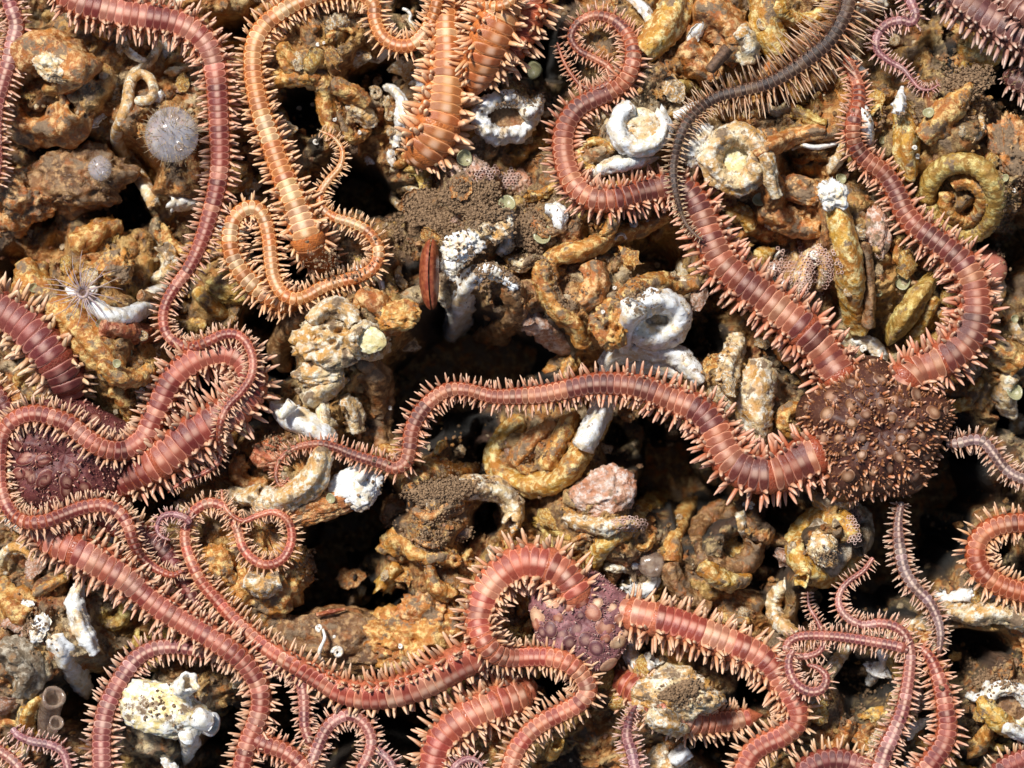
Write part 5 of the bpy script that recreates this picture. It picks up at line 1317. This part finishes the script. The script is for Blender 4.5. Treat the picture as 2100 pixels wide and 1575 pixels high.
star('thin arm that starts purple and bends down to the bottom edge', 'lilac', [([(1790,1144,10),(1771,1170,12),(1740,1192,13),(1722,1216,15),(1721,1243,17),(1738,1267,19),(1768,1281,20),(1803,1278,21),(1835,1285,22),(1856,1304,24),(1866,1336,25),(1864,1378,27),(1857,1424,29),(1848,1463,31),(1832,1502,33),(1814,1541,35),(1795,1600,36)], dict())])
star('red arm with a white stripe right of the thin one', 'red', [([(1878,1322,12),(1892,1332,18),(1908,1350,25),(1921,1381,31),(1931,1413,35),(1938,1452,38),(1942,1488,40),(1935,1523,41),(1914,1556,42),(1880,1600,42)], dict())])
star('pink arm lying level and ending in a loop and upright tip', 'lilac', [([(1860,1332,24),(1835,1324,24),(1796,1317,24),(1753,1310,23),(1711,1305,22),(1664,1303,21),(1630,1308,19),(1612,1326,18),(1624,1343,17),(1650,1346,16),(1677,1338,15),(1690,1318,14),(1686,1296,12),(1675,1271,10),(1660,1245,7),(1656,1216,3)], dict(dz=.1))])
star('pale pink curl on top of the lower right bend', 'lilac', [([(1626,1334,14),(1618,1350,18),(1618,1374,21),(1632,1402,23),(1660,1418,23),(1686,1412,22),(1694,1388,18),(1678,1370,13),(1658,1364,7)], dict(dz=.15, zmin=.4))])

# ------------------------------------------------------------------ stuff: silt crumbs and rubble
def scatter(name, label, pts, sizes, m, cols=None, sub=1, dz=0.0, squash=.8):
    v0, f0 = ico(sub)
    n = len(pts)
    A = rng.normal(size=(n, 3, 3)); Q = np.linalg.qr(A)[0]
    sc = rng.uniform(.6, 1.3, (n, 1, 3)) * sizes[:, None, None]
    V = (v0[None] * (1 + .3 * rng.normal(size=(n, len(v0), 1))).clip(.5, 1.5)) * sc
    V = np.einsum('nij,nvj->nvi', Q, V)
    zz = HM0(pts[:, 0], pts[:, 1]) + dz + sizes * .3
    k = (H - zz) / H
    V = V + np.stack([pts[:, 0], pts[:, 1], zz], 1)[:, None]
    F = (f0[None] + (np.arange(n) * len(v0))[:, None, None]).reshape(-1, 3)
    cc = np.repeat(cols, len(v0), 0) if cols is not None else None
    o = obj(name, mesh(name, V.reshape(-1, 3), F, m, cc, False))
    tag(o, label, None, None, 'stuff')
def HM0(x, y):
    return z[np.clip(((y + 11.5) / D).astype(int), 0, len(GY) - 1), np.clip(((x + 14) / D).astype(int), 0, len(GX) - 1)]
for px, py, rx, ry, rz in [(905,430,75,42,26),(965,400,60,34,24),(1005,440,40,20,14),(860,470,50,32,20),(1088,475,34,46,24),(925,455,40,18,14),(895,1010,70,28,16),(640,1160,26,24,18),(1392,1418,50,20,12),(2042,1395,50,22,14),(1985,165,52,28,16)]:
    o = lump(None, px, py, rx * .85, ry * .85, rz * .7, SILTM, -.04, rng.uniform(-.4, .4), 'silt_mound', None, .3)
    tag(o, 'soft brown silt mound', None, None, 'stuff')
    for k_ in ('category', 'group'):
        if k_ in o: del o[k_]
sz = [(920,425,110,55,1300),(960,405,90,40,900),(1000,560,60,40,250),(860,460,70,45,600),(1010,560,60,30,350),(1090,480,40,70,500),(1090,180,50,40,350),(920,1000,110,40,800),(880,1100,90,50,700),(640,1160,30,30,250),(1392,1420,50,22,220),(1460,700,50,40,300),(2040,1395,70,35,500),(1990,160,80,40,500),(2080,440,40,80,400),(1760,1430,60,40,350),(330,1440,50,30,50),(60,1270,60,40,250),(570,910,40,30,120),(1690,1135,36,16,60),(1030,230,30,20,150),(2000,200,70,40,300),(1300,600,40,30,160),(1440,640,40,20,140),(1830,240,60,30,200),(700,540,60,30,250),(1100,930,40,20,120),(1160,600,50,50,180)]
P_, s_ = [], []
for px, py, rx, ry, n_ in sz:
    n_ = int(n_ * 1.7)
    g = rng.normal(size=(n_, 2)) * [rx / 180, ry / 180]
    P_.append(np.stack([wx(px) + g[:, 0], wy(py) + g[:, 1]], 1)); s_.append(.007 + .034 * rng.random(n_) ** 2.6)
P_ = np.vstack(P_); s_ = np.concatenate(s_)
_z0 = HM0
HM0 = hm
scatter('silt', 'brown crumbly silt heaped over the shells', P_, s_, SILTM)
HM0 = _z0
n_ = 14000
pts = np.stack([rng.uniform(-13, 13, n_), rng.uniform(-10.5, 10.5, n_)], 1)
szs = .016 + .075 * rng.random(n_) ** 3
bc = np.array([PC['o'], PC['y'], PC['b'], PC['w'], PC['r'], PC['g'], PC['b'], PC['p']])
scatter('rubble', 'small broken bits of shell and crust covering the bed', pts, szs, RUB, bc[rng.integers(0, len(bc), n_)])
